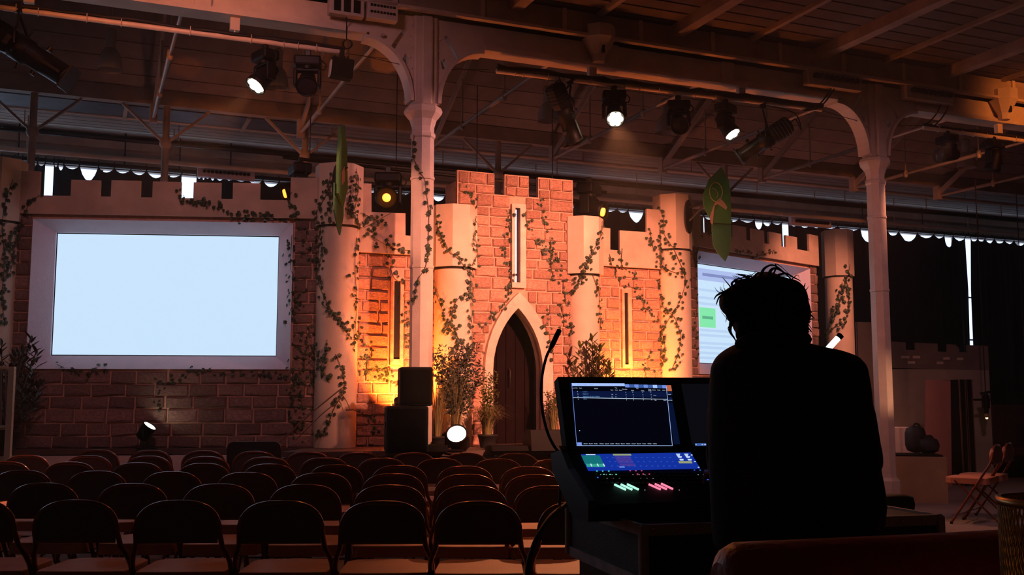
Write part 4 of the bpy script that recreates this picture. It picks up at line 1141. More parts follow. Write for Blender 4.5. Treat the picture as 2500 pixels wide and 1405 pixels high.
# ---- speaker stack
GRL = mat('speaker_grille', (0.007, 0.006, 0.006), 0.8, spec=0.1, var=.2, scale=60, bump=.5, bscale=220)
sp_c = P(1008, 1000, 9.72)
def spk(name, label, x, y, z, w, d, h, deg, mtl=GRL):
    t = thing(name, label, 'speaker', (x, y, z), deg)
    q = MB(); q.box((0, 0, h / 2), (w, d, h), None, .02); q.build('cabinet', BLACKP, t)
    q = MB(); q.box((0, -d / 2 - .006, h / 2), (w - .05, .016, h - .05), None, .005); q.build('grille', mtl, t)
    for sx_ in (-1, 1):
        q = MB(); q.box((sx_ * (w / 2 + .004), 0, h * .6), (.012, .14, .05)); q.build('handle', BLACKM, t)
    return t
sw = lambda px: px * sp_c.y / FPX
zs = STZ
x_of = lambda px: (px - CX) * sp_c.y / FPX
z_of = lambda py: P(1000, py, sp_c.y - .2).z
spk('subwoofer', 'large black subwoofer cabinet at the bottom of the speaker stack', x_of(997), sp_c.y - .14, zs, sw(98), .42, z_of(992) - zs, 10)
spk('loudspeaker', 'upright black loudspeaker on the subwoofer in front of the white column', x_of(1017), sp_c.y - .12, z_of(992), sw(78), .34, z_of(897) - z_of(992), 10)
# ---- floor uplights
def par(label, loc, d, lit, r, power=0, col=(1, .6, .35), cone=60, stand=0):
    d = Vector(d).normalized(); loc = Vector(loc); loc.z += stand; t = thing('par_can', label, 'stage light', loc)
    if stand:
        q = MB(); q.cyl((0, 0, -stand), (0, 0, 0), .015, n=8); q.cyl((0, 0, -stand), (0, 0, -stand + .015), .10, n=14); q.build('stand', BLACKM, t)
    M = Matrix.Translation((0, 0, r * 1.35)) @ align(d)
    q = MB(); q.lathe([(r * .5, -r * 1.7), (r * .85, -r * 1.5), (r * .98, -r * .4), (r, r * .55), (r * 1.05, r * .56), (r * 1.05, r * .62), (r * .93, r * .62), (r * .9, r * .4), (.005, r * .4)], 20, M); h = q.build('can', HEADM, t)
    q = MB(); q.lathe([(.001, r * .58), (r * .9, r * .5)], 24, M, caps=False); q.build('lamp', lit, h)
    yaw = math.atan2(d.y, d.x) - math.pi / 2; Rz = Matrix.Rotation(yaw, 3, 'Z')
    q = MB(); q.tube([Rz @ Vector(v) + Vector((0, 0, r * 1.35)) for v in [(-r * 1.12, 0, 0), (-r * 1.12, 0, -r * .9), (-r * .8, 0, -r * 1.3), (r * .8, 0, -r * 1.3), (r * 1.12, 0, -r * .9), (r * 1.12, 0, 0)]], r * .1, 6); q.build('yoke', BLACKM, t)
    if power:
        p = Vector(loc) + M @ Vector((0, 0, r * .75)); spot('par_beam', p, p + d, power, col, cone, .5, r * .6)
    return t
fl_c = P(1116, 1100, 9.75); fl_c.z = STZ
par('bright round par can on the stage edge facing the hall', fl_c, (-.05, -.74, .48), LAMPW, .098, 70, (1, .42, .2), 70)
s_, _ = LF.hit(361, 1080, -.17)
par('small black uplight at the foot of the left screen wing', LF.w(s_, -.20, STZ), (.55, -.10, .75), LAMPW, .07, 10, (1, .5, .4), 52, .10)
par('hidden amber uplight behind the speaker stack', CF.w(CF.hit(975, 1080, -.42)[0], -.42, STZ), (.0, .62, .62), LAMPO, .06, 170, (1, .21, .03), 130, .36)
par('amber uplight on the stage behind the console screens', CF.w(CF.hit(1548, 1080, -.42)[0], -.42, STZ), (.0, .62, .62), LAMPO, .06, 170, (1, .21, .03), 130, .36)
par('amber uplight at the foot of the left gatehouse tower', CF.w(CF.hit(1080, 1080, -.45)[0], YB - .30, STZ), (.35, .25, .9), LAMPO, .06, 40, (1, .3, .08), 80)
# ---- wedges, black chair back, sticks, railing
def wedge(label, px0, px1, y_top, Y, deg):
    x0, x1 = (px0 - CX) * Y / FPX, (px1 - CX) * Y / FPX; zt = P(px0, y_top, Y).z; w = x1 - x0; h = zt - STZ
    t = thing('monitor_wedge', label, 'speaker', ((x0 + x1) / 2, Y, STZ), deg)
    q = MB(); q.prism([[(-.20, 0), (.20, 0), (.20, h * .45), (.05, h), (-.16, h)]], -w / 2, w / 2, Matrix.Rotation(R(90), 4, 'Z')); q.build('cabinet', BLACKP, t, fix=True)
    q = MB(); q.box((0, .135, h * .7), (w - .06, .01, h * .55), Matrix.Rotation(R(-28), 3, 'X')); q.build('grille', GRL, t)
wedge('wide low black stage monitor right of the bright par can', 1192, 1290, 1088, 9.95, 12)
wedge('tall black stage monitor in front of the arched door', 1285, 1372, 1050, 9.98, 12)
wedge('low black stage box left of the bright par can', 1030, 1092, 1086, 9.82, 8)
PADM = mat('black_vinyl', (0.012, 0.010, 0.010), 0.45, var=.1)
bc = P(621, 1100, 9.35); bc.z = 0
t = thing('padded_chair', 'black padded chair with rounded back at the stage edge', 'chair', bc, 4)
zt = P(621, 1079, 9.35).z; w = 128 * 9.35 / FPX
q = MB()
ol_ = [(-w / 2 + .05 * (1 - math.cos(a)), 0) for a in (0,)]
rc = .06; pts = []
for (cx_, cz_, a0_) in ((w / 2 - rc, zt - rc, 0), (-w / 2 + rc, zt - rc, 90), (-w / 2 + rc, zt - .34 + rc, 180), (w / 2 - rc, zt - .34 + rc, 270)):
    for i in range(5): a_ = R(a0_ + 22.5 * i); pts.append((cx_ + rc * math.cos(a_), cz_ + rc * math.sin(a_)))
q.prism([pts], -.03, .03); q.build('backrest', PADM, t, fix=True)
q = MB(); q.box((0, .24, .45), (w * .95, .44, .08), None, .03); q.build('seat', PADM, t)
for sx_ in (-1, 1):
    q = MB(); q.tube([(sx_ * w * .44, -.02, 0), (sx_ * w * .44, .0, zt - .2)], .012, 6); q.build('leg', BLACKM, t)
    q = MB(); q.tube([(sx_ * w * .44, .45, 0), (sx_ * w * .44, .42, .42)], .012, 6); q.build('leg', BLACKM, t)
def stick(label, a, b, ya, yb, r=.008):
    o = MB(); p = [P(a[0], a[1], ya), P(b[0], b[1], yb)]
    mid = p[0].lerp(p[1], .5) + Vector((0, 0, .02)); o.tube([p[0], mid, p[1]], [r, r * .9, r * .6], 6)
    ob = o.build('wooden_stick', mat('stick_wood', (0.16, 0.07, 0.04), .7)); tag(ob, label, 'stick')
stick('long thin wooden stick leaning on the tall left tower', (680, 1083), (846, 940), 10.0, 10.22)
stick('shorter wooden stick crossing beside the tall left tower', (722, 1075), (840, 968), 10.02, 10.24, .006)
stick('short wooden rod sticking out from the tall left tower foot', (846, 1002), (880, 1009), 10.3, 10.4, .009)
stick('thin twig hanging beside the tall left tower', (836, 966), (856, 1004), 10.24, 10.25, .005)
RAILM = mat('rail_steel', (0.55, 0.53, 0.42), 0.35, 0.6, var=.1)
Yr = 9.6; rp = lambda x, y, Y=9.6: P(x, y, Y)
t = thing('step_railing', 'tubular metal step railing at the left picture edge', 'railing', (rp(30, 900).x, Yr, 0))
o_ = t.location
q = MB(); q.box((0, 0, rp(33, 896).z / 2), (.055, .04, rp(33, 896).z)); q.build('post', RAILM, t)
q = MB(); q.tube(smooth([rp(26, 1040) - o_, rp(28, 925) - o_, rp(20, 902) - o_, rp(-20, 898) - o_, rp(-90, 897) - o_], 5), .018, 8); q.build('top_rail', RAILM, t)
q = MB(); q.tube([rp(30, 1042) - o_, rp(-90, 1046) - o_], .016, 8); q.build('lower_rail', RAILM, t)
for x in (14, 2, -20): 
    q = MB(); q.tube([rp(x, 1042) - o_, rp(x, 905) - o_], .010, 6); q.build('baluster', mat('rail_dark', (0.15, 0.13, 0.11), .5, .3), t)
# ---- hanging banners on brackets
GREEN = mat('green_cloth', (0.075, 0.24, 0.055), 0.7, var=.2, scale=5, bump=.1)
GREEND = mat('deep_green_cloth', (0.055, 0.20, 0.075), 0.7, var=.2, scale=5, bump=.1)
PINK = mat('pale_print', (0.62, 0.36, 0.24), 0.7, var=.05)
RING = mat('pale_ring_print', (0.36, 0.36, 0.18), 0.7, var=.05)
def bracket(t_, c, lab, rx, rz, D, base, arm_to):
    b = thing('wall_bracket', lab, 'bracket', c, base)
    q = MB(); q.cyl((0, .0, 0), (0, -.02, 0), 1, n=28); q.v = [(v[0] * rx, v[1], v[2] * rz) for v in q.v]; q.build('back_plate', BLACKM, b)
    inv = Matrix.Rotation(-R(base), 3, 'Z')
    for dz in (rz * .55, -rz * .25):
        q = MB(); q.tube([Vector((0, -.01, dz)), inv @ (arm_to - Vector(c))], .014, 6); q.build('arm', BLACKM, b)
# right banner: bracket on the right face of the tower
_, cR, rsR, rhR, ztR, zbR = tw_R
fc = P(1679, 530, cR.y - rhR * .62)
bd = P(1755, 505, cR.y - rhR * .62 - .22)
bracket(None, fc, 'round black bracket plate with two arms on the right tower', .085, 43 * fc.y / FPX, 0, 50, P(1722, 498, bd.y))
t = thing('hanging_banner', 'green pointed banner with pale ring emblem hanging from the right tower bracket', 'banner', bd, 12)
bw = lambda px, py: ((px - 1755) * bd.y / FPX / math.cos(R(12)), (P(px, py, bd.y).z - bd.z))
up = [bw(1763, 408), bw(1782, 440), bw(1786, 470), bw(1786, 545), bw(1736, 545), bw(1716, 505), bw(1714, 480), bw(1730, 440)]
q = MB(); q.prism([list(reversed(up))], -.006, .006); q.build('upper_cloth', GREEN, t, fix=True)
lo = [bw(1737, 528), bw(1786, 528), bw(1787, 575), bw(1783, 612), bw(1770, 638), bw(1752, 620), bw(1740, 600), bw(1737, 565)]
q = MB(); q.prism([list(reversed(lo))], .012, .024); q.build('lower_cloth', GREEND, t, fix=True)
ec = bw(1748, 470); erx, erz = 17 * bd.y / FPX, 24 * bd.y / FPX
q = MB(); q.tube([(ec[0] + erx * math.cos(a), -.009, ec[1] + erz * math.sin(a)) for a in [i * math.pi / 12 for i in range(24)]], .006, 5, closed=True)
q.tube([(ec[0] - erx * .6, -.009, ec[1] + erz * .45), (ec[0], -.009, ec[1] + erz * .25), (ec[0] + erx * .3, -.009, ec[1] - erz * .2), (ec[0] + erx * .1, -.009, ec[1] - erz * .6)], .005, 5); q.build('ring_print', RING, t)
sh = [bw(1758, 484), bw(1768, 494), bw(1776, 506), bw(1773, 512), bw(1752, 499), bw(1744, 503), bw(1740, 530), bw(1737, 550), bw(1732, 545), bw(1731, 530), bw(1740, 505), bw(1747, 493)]
q = MB(); q.prism([list(reversed(sh))], -.011, -.007); q.build('pale_print', PINK, t, fix=True)
# left banner: seen edge on, hanging out from its tower
_, cL, rsL, rhL, ztL, zbL = tw_L
fcl = P(822, 450, cL.y - rhL - .01)
bl = P(834, 450, cL.y - rhL - .30)
b = thing('wall_bracket', 'tall dark oval bracket plate behind the left green banner', 'bracket', fcl, CF.deg)
q = MB(); q.cyl((0, .0, 0), (0, -.02, 0), 1, n=28); q.v = [(v[0] * .05, v[1], v[2] * .21) for v in q.v]; q.build('back_plate', BLACKM, b)
for dz in (.10, -.05):
    q = MB(); q.tube([Vector((0, -.01, dz)), Vector((.04, -.26, .12))], .011, 6); q.build('arm', BLACKM, b)
t = thing('hanging_banner', 'green pointed banner seen nearly edge on at the tall left tower', 'banner', bl, 84)
hz = lambda y: P(834, y, bl.y).z - bl.z
w2 = .24
q = MB(); q.prism([[(-.16, hz(410)), (-.10, hz(318)), (.03, hz(304)), (.14, hz(360)), (.18, hz(450)), (.05, hz(500)), (-.16, hz(480))]], -.014, .014); q.build('upper_cloth', GREEN, t, fix=True)
q = MB(); q.prism([[(-.17, hz(455)), (.15, hz(455)), (.17, hz(520)), (.06, hz(572)), (-.02, hz(560)), (-.17, hz(520))]], .02, .034); q.build('lower_cloth', GREEND, t, fix=True)
q = MB(); q.prism([[(-.06, hz(425)), (.03, hz(405)), (.05, hz(440)), (-.05, hz(455))]], -.02, -.015); q.build('pale_print', PINK, t, fix=True)
# ================================================================== the audience chairs
CHM = mat('brown_enamel', (0.16, 0.045, 0.022), 0.2, 0.4, var=.1)
CHB = mat('brown_vinyl', (0.055, 0.024, 0.018), 0.5, var=.12, bump=.1, bscale=150)
CHS = mat('tan_vinyl_seat', (0.46, 0.20, 0.13), 0.6, var=.12, scale=6, bump=.12, bscale=120)
def make_chair(label, cat, group):
    t = thing('folding_chair', label, cat, (0, 0, 0), 0, group)
    hw, zt = .186, .775
    # tube: front foot - flare - back arc - flare - front foot
    half = [(.222, .40, .012), (.222, .12, .44), (.221, .09, .49), (.212, .065, .53), (.193, .035, .575), (.189, .02, .61), (.187, .005, .635)]
    arc = []
    for i in range(1, 10):
        u = math.pi / 2 * i / 10
        arc.append((.186 * math.cos(u) ** .72, -.003, .645 + .130 * math.sin(u) ** .86))
    R_ = half + arc + [(0, -.004, .775)]
    full = R_ + [(-x, y, z) for x, y, z in reversed(R_[:-1])]
    q = MB(); q.tube(full, .0125, 8); q.build('tube_frame', CHM, t)
    # back panel
    pp = [(.180 * math.cos(u) ** .72 if 0 < u < math.pi / 2 else (.180 if u == 0 else 0), .645 + .123 * (math.sin(u) ** .86 if u > 0 else 0)) for u in [math.pi / 2 * i / 10 for i in range(11)]]
    pn = [(.176, .602)] + pp + [(-x, z) for x, z in reversed(pp[:-1])] + [(-.176, .602)]
    q = MB(); q.prism([pn], -.006, .016); q.build('backrest', CHB, t, fix=True)
    q = MB(); q.prism([[(x * .86, .62 + (z - .62) * .82 + .008) for x, z in pn]], .016, .034); q.build('back_pad', CHS, t, fix=True)
    q = MB(); q.cyl((-.18, .0, .60), (.18, .0, .60), .008, n=6); q.build('back_bar', CHM, t)
    q = MB()
    pts = [(-.20, .06), (-.205, .12), (-.20, .40), (-.16, .455), (0, .468), (.16, .455), (.20, .40), (.205, .12), (.20, .06), (.10, .05), (-.10, .05)]
    q.prism([pts], .395, .458, Matrix(((1, 0, 0, 0), (0, 0, 1, 0), (0, 1, 0, 0), (0, 0, 0, 1))))
    o = q.build('seat', CHS, t, fix=True); bv = o.modifiers.new('b', 'BEVEL'); bv.width = .012; bv.segments = 2
    for s in (-1, 1):
        q = MB(); q.tube([(s * .195, .36, .43), (s * .195, .15, .22), (s * .195, -.06, .012)], .010, 6); q.build('rear_leg', CHM, t)
        q = MB(); q.cyl((s * .195, -.06, .0), (s * .195, -.06, .022), .015, n=8); q.build('foot', BLACKP, t)
        q = MB(); q.cyl((s * .222, .40, .0), (s * .222, .40, .022), .015, n=8); q.build('foot', BLACKP, t)
        q = MB(); q.cyl((s * .19, .205, .28), (s * .232, .205, .28), .012, n=6); q.build('pivot', CHM, t)
    q = MB(); q.cyl((-.195, -.02, .052), (.195, -.02, .052), .008, n=6); q.build('stretcher', CHM, t)
    q = MB(); q.cyl((-.222, .35, .09), (.222, .35, .09), .008, n=6); q.build('stretcher', CHM, t)
    return t
rows = [
    ('row nearest the camera', 1225, 1229, [-62, 188, 436, 687, 935, 1168, 1418]),
    ('second row', 1183, 1190, [-108, 108, 325, 535, 745, 952, 1151, 1342, 1540]),
    ('third row', 1152, 1163, [55, 238, 421, 603, 783, 960, 1139, 1308, 1480]),
    ('fourth row', 1130, 1143, [14, 172, 337, 498, 658, 820, 975, 1135, 1290, 1440]),
    ('fifth row', 1114, 1124, [66, 217, 363, 503, 650, 793, 933, 1075, 1215, 1355]),
    ('sixth row', 1099, 1110, [102, 239, 368, 498, 623, 752, 877, 1008, 1136, 1260])]
chair0 = None
for rn, ya, yb, xs in rows:
    for i, x in enumerate(xs):
        p = PZ(x, ya + (yb - ya) * max(0, min(1, (x - 50) / 1250)), .778)
        if rn == 'sixth row' and x == 102: continue
        lab = 'brown folding chair seen from behind, %s from the left in the %s' % (ORD[i], rn)
        if chair0 is None: c = chair0 = make_chair(lab, 'chair', 'folding chairs in rows')
        else: c = dup(chair0)
        c['label'] = lab
        c.location = (p.x, p.y, 0); c.rotation_euler = (0, 0, R(random.uniform(-2, 2) + 2))
for i, (px, py, yy) in enumerate([(2352, 1282, 0), (2420, 1282, .02)]):
    th = R(52); pf = PZ(2323, 1280, 0.0); off = Vector((-.222 * math.cos(th) - .40 * math.sin(th), -.222 * math.sin(th) + .40 * math.cos(th), 0)); pf = pf - off + Vector((math.cos(th), math.sin(th), 0)) * (.50 * i)
    c = dup(chair0); c['label'] = ['folding chair facing left in the right aisle, nearest the wooden box', 'folding chair facing left behind the first in the right aisle'][i]
    c['group'] = 'folding chairs in the right aisle'
    c.location = (pf.x, pf.y, 0); c.rotation_euler = (0, 0, th)

# ================================================================== flight case, console
KZ = .85
kA = PZ(1570, 1288, KZ); kB = PZ(1325, 1232, KZ); kD = PZ(2293, 1262, KZ)
KF = Frame(kA.x, kA.y, math.degrees(math.atan2(kD.y - kA.y, kD.x - kA.x)))
kW = (kD - kA).length; kDp = 0.72
CASEM = mat('case_laminate', (0.008, 0.007, 0.007), 0.45, var=.2, scale=30, bump=.15, bscale=160)
ALU = mat('worn_aluminium', (0.42, 0.35, 0.35), 0.55, 0.2, var=.25, scale=14)
t = thing('flight_case', 'black flight case with aluminium edging and rivets under the console', 'flight case', KF.w(0, 0, 0), KF.deg)
q = MB(); q.box((kW / 2, kDp / 2, .76), (kW, kDp, .18)); q.build('lid_tray', CASEM, t)
q = MB(); q.box((kW / 2, kDp / 2, .36), (kW - .06, kDp - .06, .60)); q.build('case_body', CASEM, t)
for z in (.84, .68):
    for (a, b) in (((0, 0), (kW, 0)), ((0, 0), (0, kDp)), ((kW, 0), (kW, kDp)), ((0, kDp), (kW, kDp))):
        q = MB(); c = ((a[0] + b[0]) / 2, (a[1] + b[1]) / 2, z); d = (abs(b[0] - a[0]) + .014, abs(b[1] - a[1]) + .014, .034)
        q.box(c, (max(d[0], .014), max(d[1], .014), d[2])); q.build('edge_strip', ALU, t)
for x in (0, kW):
    q = MB(); q.box((x, 0, .76), (.03, .03, .19), None, .008); q.build('corner', ALU, t)
    q = MB(); q.box((x, kDp, .76), (.03, .03, .19), None, .008); q.build('corner', ALU, t)
BRASS = mat('rivet', (0.75, 0.42, 0.20), 0.25, 0.9, var=0)
for i in range(26):
    x = .03 + (kW - .06) * i / 25
    for z in (.842, .682):
        if (i + (z < .8)) % 2: continue
        q = MB(); q.ball((x, -.008, z), .006, 6, 4); q.build('rivet', BRASS, t)
q = MB(); q.box((kW * .35, -.006, .76), (.14, .012, .10)); q.build('latch', ALU, t)
for x in (.06, kW - .06):
    for y in (.06, kDp - .06):
        q = MB(); q.cyl((x - .02, y, .035), (x + .02, y, .035), .035, n=12); q.build('caster', BLACKP, t)

def solve_y(px, py, s, lo, hi):
    f = lambda y: KF.hit(px, py, y)[0] - s
    a, b = lo, hi; fa = f(a)
    for _ in range(50):
        m_ = (a + b) / 2
        if (f(m_) > 0) == (fa > 0): a = m_; fa = f(m_)
        else: b = m_
    return (a + b) / 2
YS = .46
sl, zl = KF.hit(1408, 1090, YS); sr, zr = KF.hit(1653, 1090, YS)
YT = YS + .085
slt, zlt = KF.hit(1395, 937, YT)
con = thing('lighting_console', 'black lighting desk with two screens, a touch strip and glowing faders', 'lighting desk', KF.w(0, 0, KZ), KF.deg)
def k3(s, y, z): return Vector((s, y, z - KZ))
def plane_hit(px, py, o, n):
    """ray against a plane given in console coordinates"""
    d = ray(px, py); c0 = CAM - Vector((KF.o.x, KF.o.y, KZ))
    rot = Matrix.Rotation(-R(KF.deg), 3, 'Z'); d = rot @ d; c0 = rot @ c0
    return c0 + d * ((o - c0).dot(n) / d.dot(n))
sO = k3(sl, YS, zl); sN = Vector((1, 0, 0)).cross(k3(0, YT, zlt) - k3(0, YS, zl)).normalized()
if sN.y > 0: sN = -sN
sU = (k3(0, YT, zlt) - k3(0, YS, zl)).normalized()
H = lambda px, py: plane_hit(px, py, sO, sN)
def panel3(name, quad, th, n, m, parent, off=0.0):
    vs = [v + n * off for v in quad] + [v + n * (off - th) for v in quad]
    q = MB(); q.add(vs, [(0, 1, 2, 3), (7, 6, 5, 4), (0, 4, 5, 1), (1, 5, 6, 2), (2, 6, 7, 3), (3, 7, 4, 0)])
    return q.build(name, m, parent, fix=True)
def em(name, col, e=1.0): return mat(name, (0.002, 0.002, 0.003), 0.6, var=0, emit=col, estr=e, spec=0.1)
xL = H(1372, 1000).x - .0; xR = xL + .78
zt_ = sO + sU * ((H(1400, 921) - sO).dot(sU)); zb_ = sO + sU * ((H(1400, 1106) - sO).dot(sU))
body_quad = [Vector((xL, zb_.y, zb_.z)), Vector((xR, zb_.y, zb_.z)), Vector((xR, zt_.y, zt_.z)), Vector((xL, zt_.y, zt_.z))]
mon = panel3('screen_housing', body_quad, .05, sN, BLACKP, con)
cw = (H(1653, 1090) - H(1408, 1090)).length; cwx = H(1408, 1090).x
chh = (H(1395, 937) - H(1408, 1090)).dot(sU)
def srect(name, x0, x1, v0, v1, m, off, parent, base=None):
    """rectangle on the screen plane: x in metres, v along the screen height 0..1"""
    a = [Vector((x, 0, 0)) + Vector((0, sO.y, sO.z)) + sU * (chh * v) for x, v in ((x0, v0), (x1, v0), (x1, v1), (x0, v1))]
    return panel3(name, a, .001, sN, m, parent, off)
SBK = em('screen_dark', (0.0008, 0.001, 0.004))
S1 = srect('screen', cwx, cwx + cw, 0, 1, SBK, .002, con)
XB = lambda px, py: H(px, py).x
VB = lambda px, py: (H(px, py) - sO).dot(sU) / chh
def ui(name, px0, py0, px1, py1, m, off=.003): return srect(name, XB(px0, py0), XB(px1, py0), VB(px1, py1), VB(px0, py0), m, off, S1)
UB = em('ui_pale_blue', (0.40, 0.56, 1.0), 1.0); UN = em('ui_navy', (0.003, 0.008, 0.045)); UT = em('ui_tab_blue', (0.045, 0.11, 0.36)); UW = em('ui_white', (0.62, 0.78, 1.0), 1.0)
UO = em('ui_orange', (0.50, 0.13, 0.06)); ULB = em('ui_light_blue', (0.16, 0.27, 0.72))
def text(s, at, hgt, m, parent, ux, uy, n, wid=None, align_x='LEFT'):
    cu = bpy.data.curves.new('text', 'FONT'); cu.body = s; cu.size = hgt * 1.35; cu.align_x = align_x; cu.resolution_u = 2
    o = bpy.data.objects.new('text_tmp', cu); COL.objects.link(o)
    dg = bpy.context.evaluated_depsgraph_get(); me = bpy.data.meshes.new_from_object(o.evaluated_get(dg))
    bpy.data.objects.remove(o); bpy.data.curves.remove(cu)
    sx_ = 1.0
    if wid and len(me.vertices):
        w_ = max(v.co.x for v in me.vertices) - min(v.co.x for v in me.vertices)
        if w_ > 1e-6: sx_ = wid / w_
    for v in me.vertices: v.co = ux * (v.co.x * sx_) + uy * v.co.y
    me.name = 'lettering'; me.materials.clear(); me.materials.append(m)
    ob = bpy.data.objects.new('lettering', me); COL.objects.link(ob); ob.parent = parent; ob.location = at
    return ob
UX = Vector((1, 0, 0))
def ut(s, px, py, m, wpx=None, hpx=3.0):
    p = H(px, py) + sN * .0045
    return text(s, p, hpx * .00150, m, S1, UX, sU, sN, wpx * .00150 if wpx else None)
ui('title_bar', 1395, 937, 1524, 944, UB)
for i in range(9):
    x = 1525 + i * 11.3; ui('tab', x, 939.5 + i * .3, x + 10.3, 947 + i * .3, UB if i == 6 else (ULB if i % 2 == 0 else UT))
ui('close_button', 1626, 942, 1637.5, 956, UO)
for (a, b) in ((958, 966), (971, 980)): ui('side_button', 1628, a, 1640, b, UN)
ui('cue_list_body', 1397, 956, 1625, 972, UN, .0025)
ui('side_column', 1628, 984, 1642, 1086, em('ui_deep', (0.002, 0.006, 0.03)), .0028)
# frame lines
def line(p0, p1, w, m):
    a, b = H(*p0) + sN * .004, H(*p1) + sN * .004
    q = MB(); q.tube([a, b], w, 4); q.build('frame_line', m, S1)
line((1395, 938), (1407.5, 1090), .0009, ULB); line((1408, 1089.7), (1641, 1089.7), .0009, UB); line((1625.5, 945), (1640.5, 1089.5), .0009, UB)
line((1397.5, 972.5), (1628, 976.5), .0012, UW)
ut('Executor list', 1409, 941.5, ULB, 40, 2.4)
for s, x, y, w in (('Lock', 1395.5, 950.3, 7), ('No', 1404, 950.3, 5), ('Part', 1413, 950.6, 7), ('Name', 1450, 951.3, 9), ('Trig', 1500, 950, 6), ('Type', 1489.5, 955, 7), ('Time', 1500.5, 955.3, 7),
                   ('Sound', 1510.5, 955.5, 8), ('Duration', 1519, 953.2, 12), ('Cue', 1552, 951, 6), ('Fade', 1540, 956.3, 7), ('Delay', 1564.5, 956.8, 8), ('Snap', 1582, 953.4, 7), ('Delay', 1582, 956.6, 8),
                   ('Release', 1591.5, 955, 9), ('Break', 1604, 955.2, 8), ('Assert', 1616, 955.4, 8)):
    ut(s, x, y, UW, w, 2.6)
UG = em('ui_soft_text', (0.12, 0.30, 0.62), 1.0)
for s, x, y, w in (('CueZero', 1421.5, 959.5, 12), ('PRESHOW', 1422, 965.2, 15), ('MINISTRY OF SILLY WALKS', 1422.5, 971.4, 43), ('OffCue', 1423.5, 977.3, 9)):
    ut(s, x, y, UG, w, 3.0)
for y, dx in ((959, 0), (965, 1), (971, 1.5), (977.5, 2)):
    ut('0', 1408 + dx, y, UW, 2, 2.6)
    for x in (1526, 1543, 1567, 1587): ut('0', x + dx, y + 1.6, UW, 1.6, 2.4)
for y in (966, 971.8): ut('Go', 1492, y, UW, 4, 2.4); ut('0', 1502, y, UW, 1.6, 2.4)
ut('<Time>', 1594, 968, UW, 8, 2.2); ut('Step', 1597, 979.6, UW, 5, 2.4); ut('Assert', 1619, 980, UW, 8, 2.4); ut('BUTTONS', 1630, 980.2, UW, 11, 2.2); ut('COLOR', 1630, 966, UW, 8, 2.2)
ui('tab', 1407.3, 1081.5, 1419.5, 1089, ULB)
for i, s in enumerate(['Cue', 'Absolute', 'Relative', 'Fade', 'Delay', 'Speed', 'SpeedMaster', 'Phase', 'Measure', 'MAtricks', 'Accel', 'Decel', 'Transition', 'Width', 'CueOnly']):
    ut(s, 1411 + 13.0 * i, 1086.2, UW, min(10, 2.0 * len(s)), 2.4)
q = MB(); q.ball(H(1414.5, 1053) + sN * .003, .0016, 6, 4); q.build('cursor', UW, S1)
# second, dark screen
x2 = XB(1690, 1090)
S2 = srect('screen', x2, x2 + cw, 0, 1, em('screen_off', (0.003, 0.003, 0.005)), .002, con)
ui2 = lambda a, b, c, d, m: srect('tab', XB(a, b), XB(c, d), VB(c, d), VB(a, b), m, .003, S2)
ui2(1696, 1084, 1724, 1089.5, UT); 
for x, w in ((1697, 3), (1712, 4), (1718, 5)): ui2(x, 1085.5, x + w, 1088, UW)
# desk body: touch strip, key bed
YB1 = YS - .015
s_tl, z_tl = KF.hit(1418, 1111.5, YB1)
YB2 = solve_y(1436, 1151.5, s_tl, YB1 - .4, YB1)
s_bl, z_bl = KF.hit(1436, 1151.5, YB2)
tO = k3(s_bl, YB2, z_bl); tU = (k3(0, YB1, z_tl) - k3(0, YB2, z_bl)).normalized(); tN = UX.cross(tU).normalized()
if tN.z < 0: tN = -tN
TH = lambda px, py: plane_hit(px, py, tO, tN)
fr_y, fr_z = .17, .055
dU = Vector((0, tO.y - fr_y, tO.z - .0 - fr_z)).normalized(); dN = UX.cross(dU).normalized()
if dN.z < 0: dN = -dN
DH = lambda px, py: plane_hit(px, py, tO, dN)
# side profile of the desk, extruded across
xa, xb = xL + .0, xL + .78
prof = [(fr_y, 0), (fr_y, fr_z), (tO.y, tO.z - .002), (tO.y + tU.y * .13, tO.z + tU.z * .13 - .002), (zb_.y, zb_.z), (zb_.y + .12, zb_.z - .01), (zb_.y + .10, zb_.z - .07), (zb_.y - .12, 0)]
prof = [(p[0], max(p[1], 0)) for p in prof]
q = MB(); q.prism([[(-p[0], p[1]) for p in prof]], xa, xb, Matrix.Rotation(R(90), 4, 'Z')); 
# prism: (x=-depth, y=across, z) rotated by 90 deg -> (x=-across.., ) so mirror back
q.v = [(-v[0], -v[1], v[2]) for v in q.v]
q.build('desk_body', BLACKP, con, fix=True)
for x in (xa - .012, xb + .012):
    q = MB(); q.prism([[(p[0], p[1] + (.012 if 0 < i < 5 else 0)) for i, p in enumerate(prof)]], -.012, .012)
    q.v = [(x + v[1], v[0], v[2]) for v in q.v]; q.build('side_cheek', BLACKM, con, fix=True)
def trect(name, px0, py0, px1, py1, m, off, f=TH, n=tN):
    # a rectangle with edges along the desk
    a = f(px0, py1); c = f(px1, py0); U_ = tU if f is TH else dU
    h_ = abs((f(px0, py0) - a).dot(U_)); w_ = f(px1, py1).x - a.x
    return panel3(name, [a, a + UX * w_, a + UX * w_ + U_ * h_, a + U_ * h_], .001, n, m, con if name == 'touch_strip' else TS, off)
TS = panel3('touch_strip', [tO, tO + UX * (TH(1712, 1151).x - tO.x), tO + UX * (TH(1712, 1151).x - tO.x) + tU * ((TH(1418, 1111.5) - tO).length), tO + tU * ((TH(1418, 1111.5) - tO).length)], .002, tN, em('touch_blue', (0.006, 0.03, 0.34)), con, .003)
TG = em('touch_teal', (0.006, 0.16, 0.18)); TGL = em('touch_teal_light', (0.03, 0.36, 0.27)); TY = em('touch_olive', (0.32, 0.36, 0.17)); TP = em('touch_violet', (0.055, 0.04, 0.30))
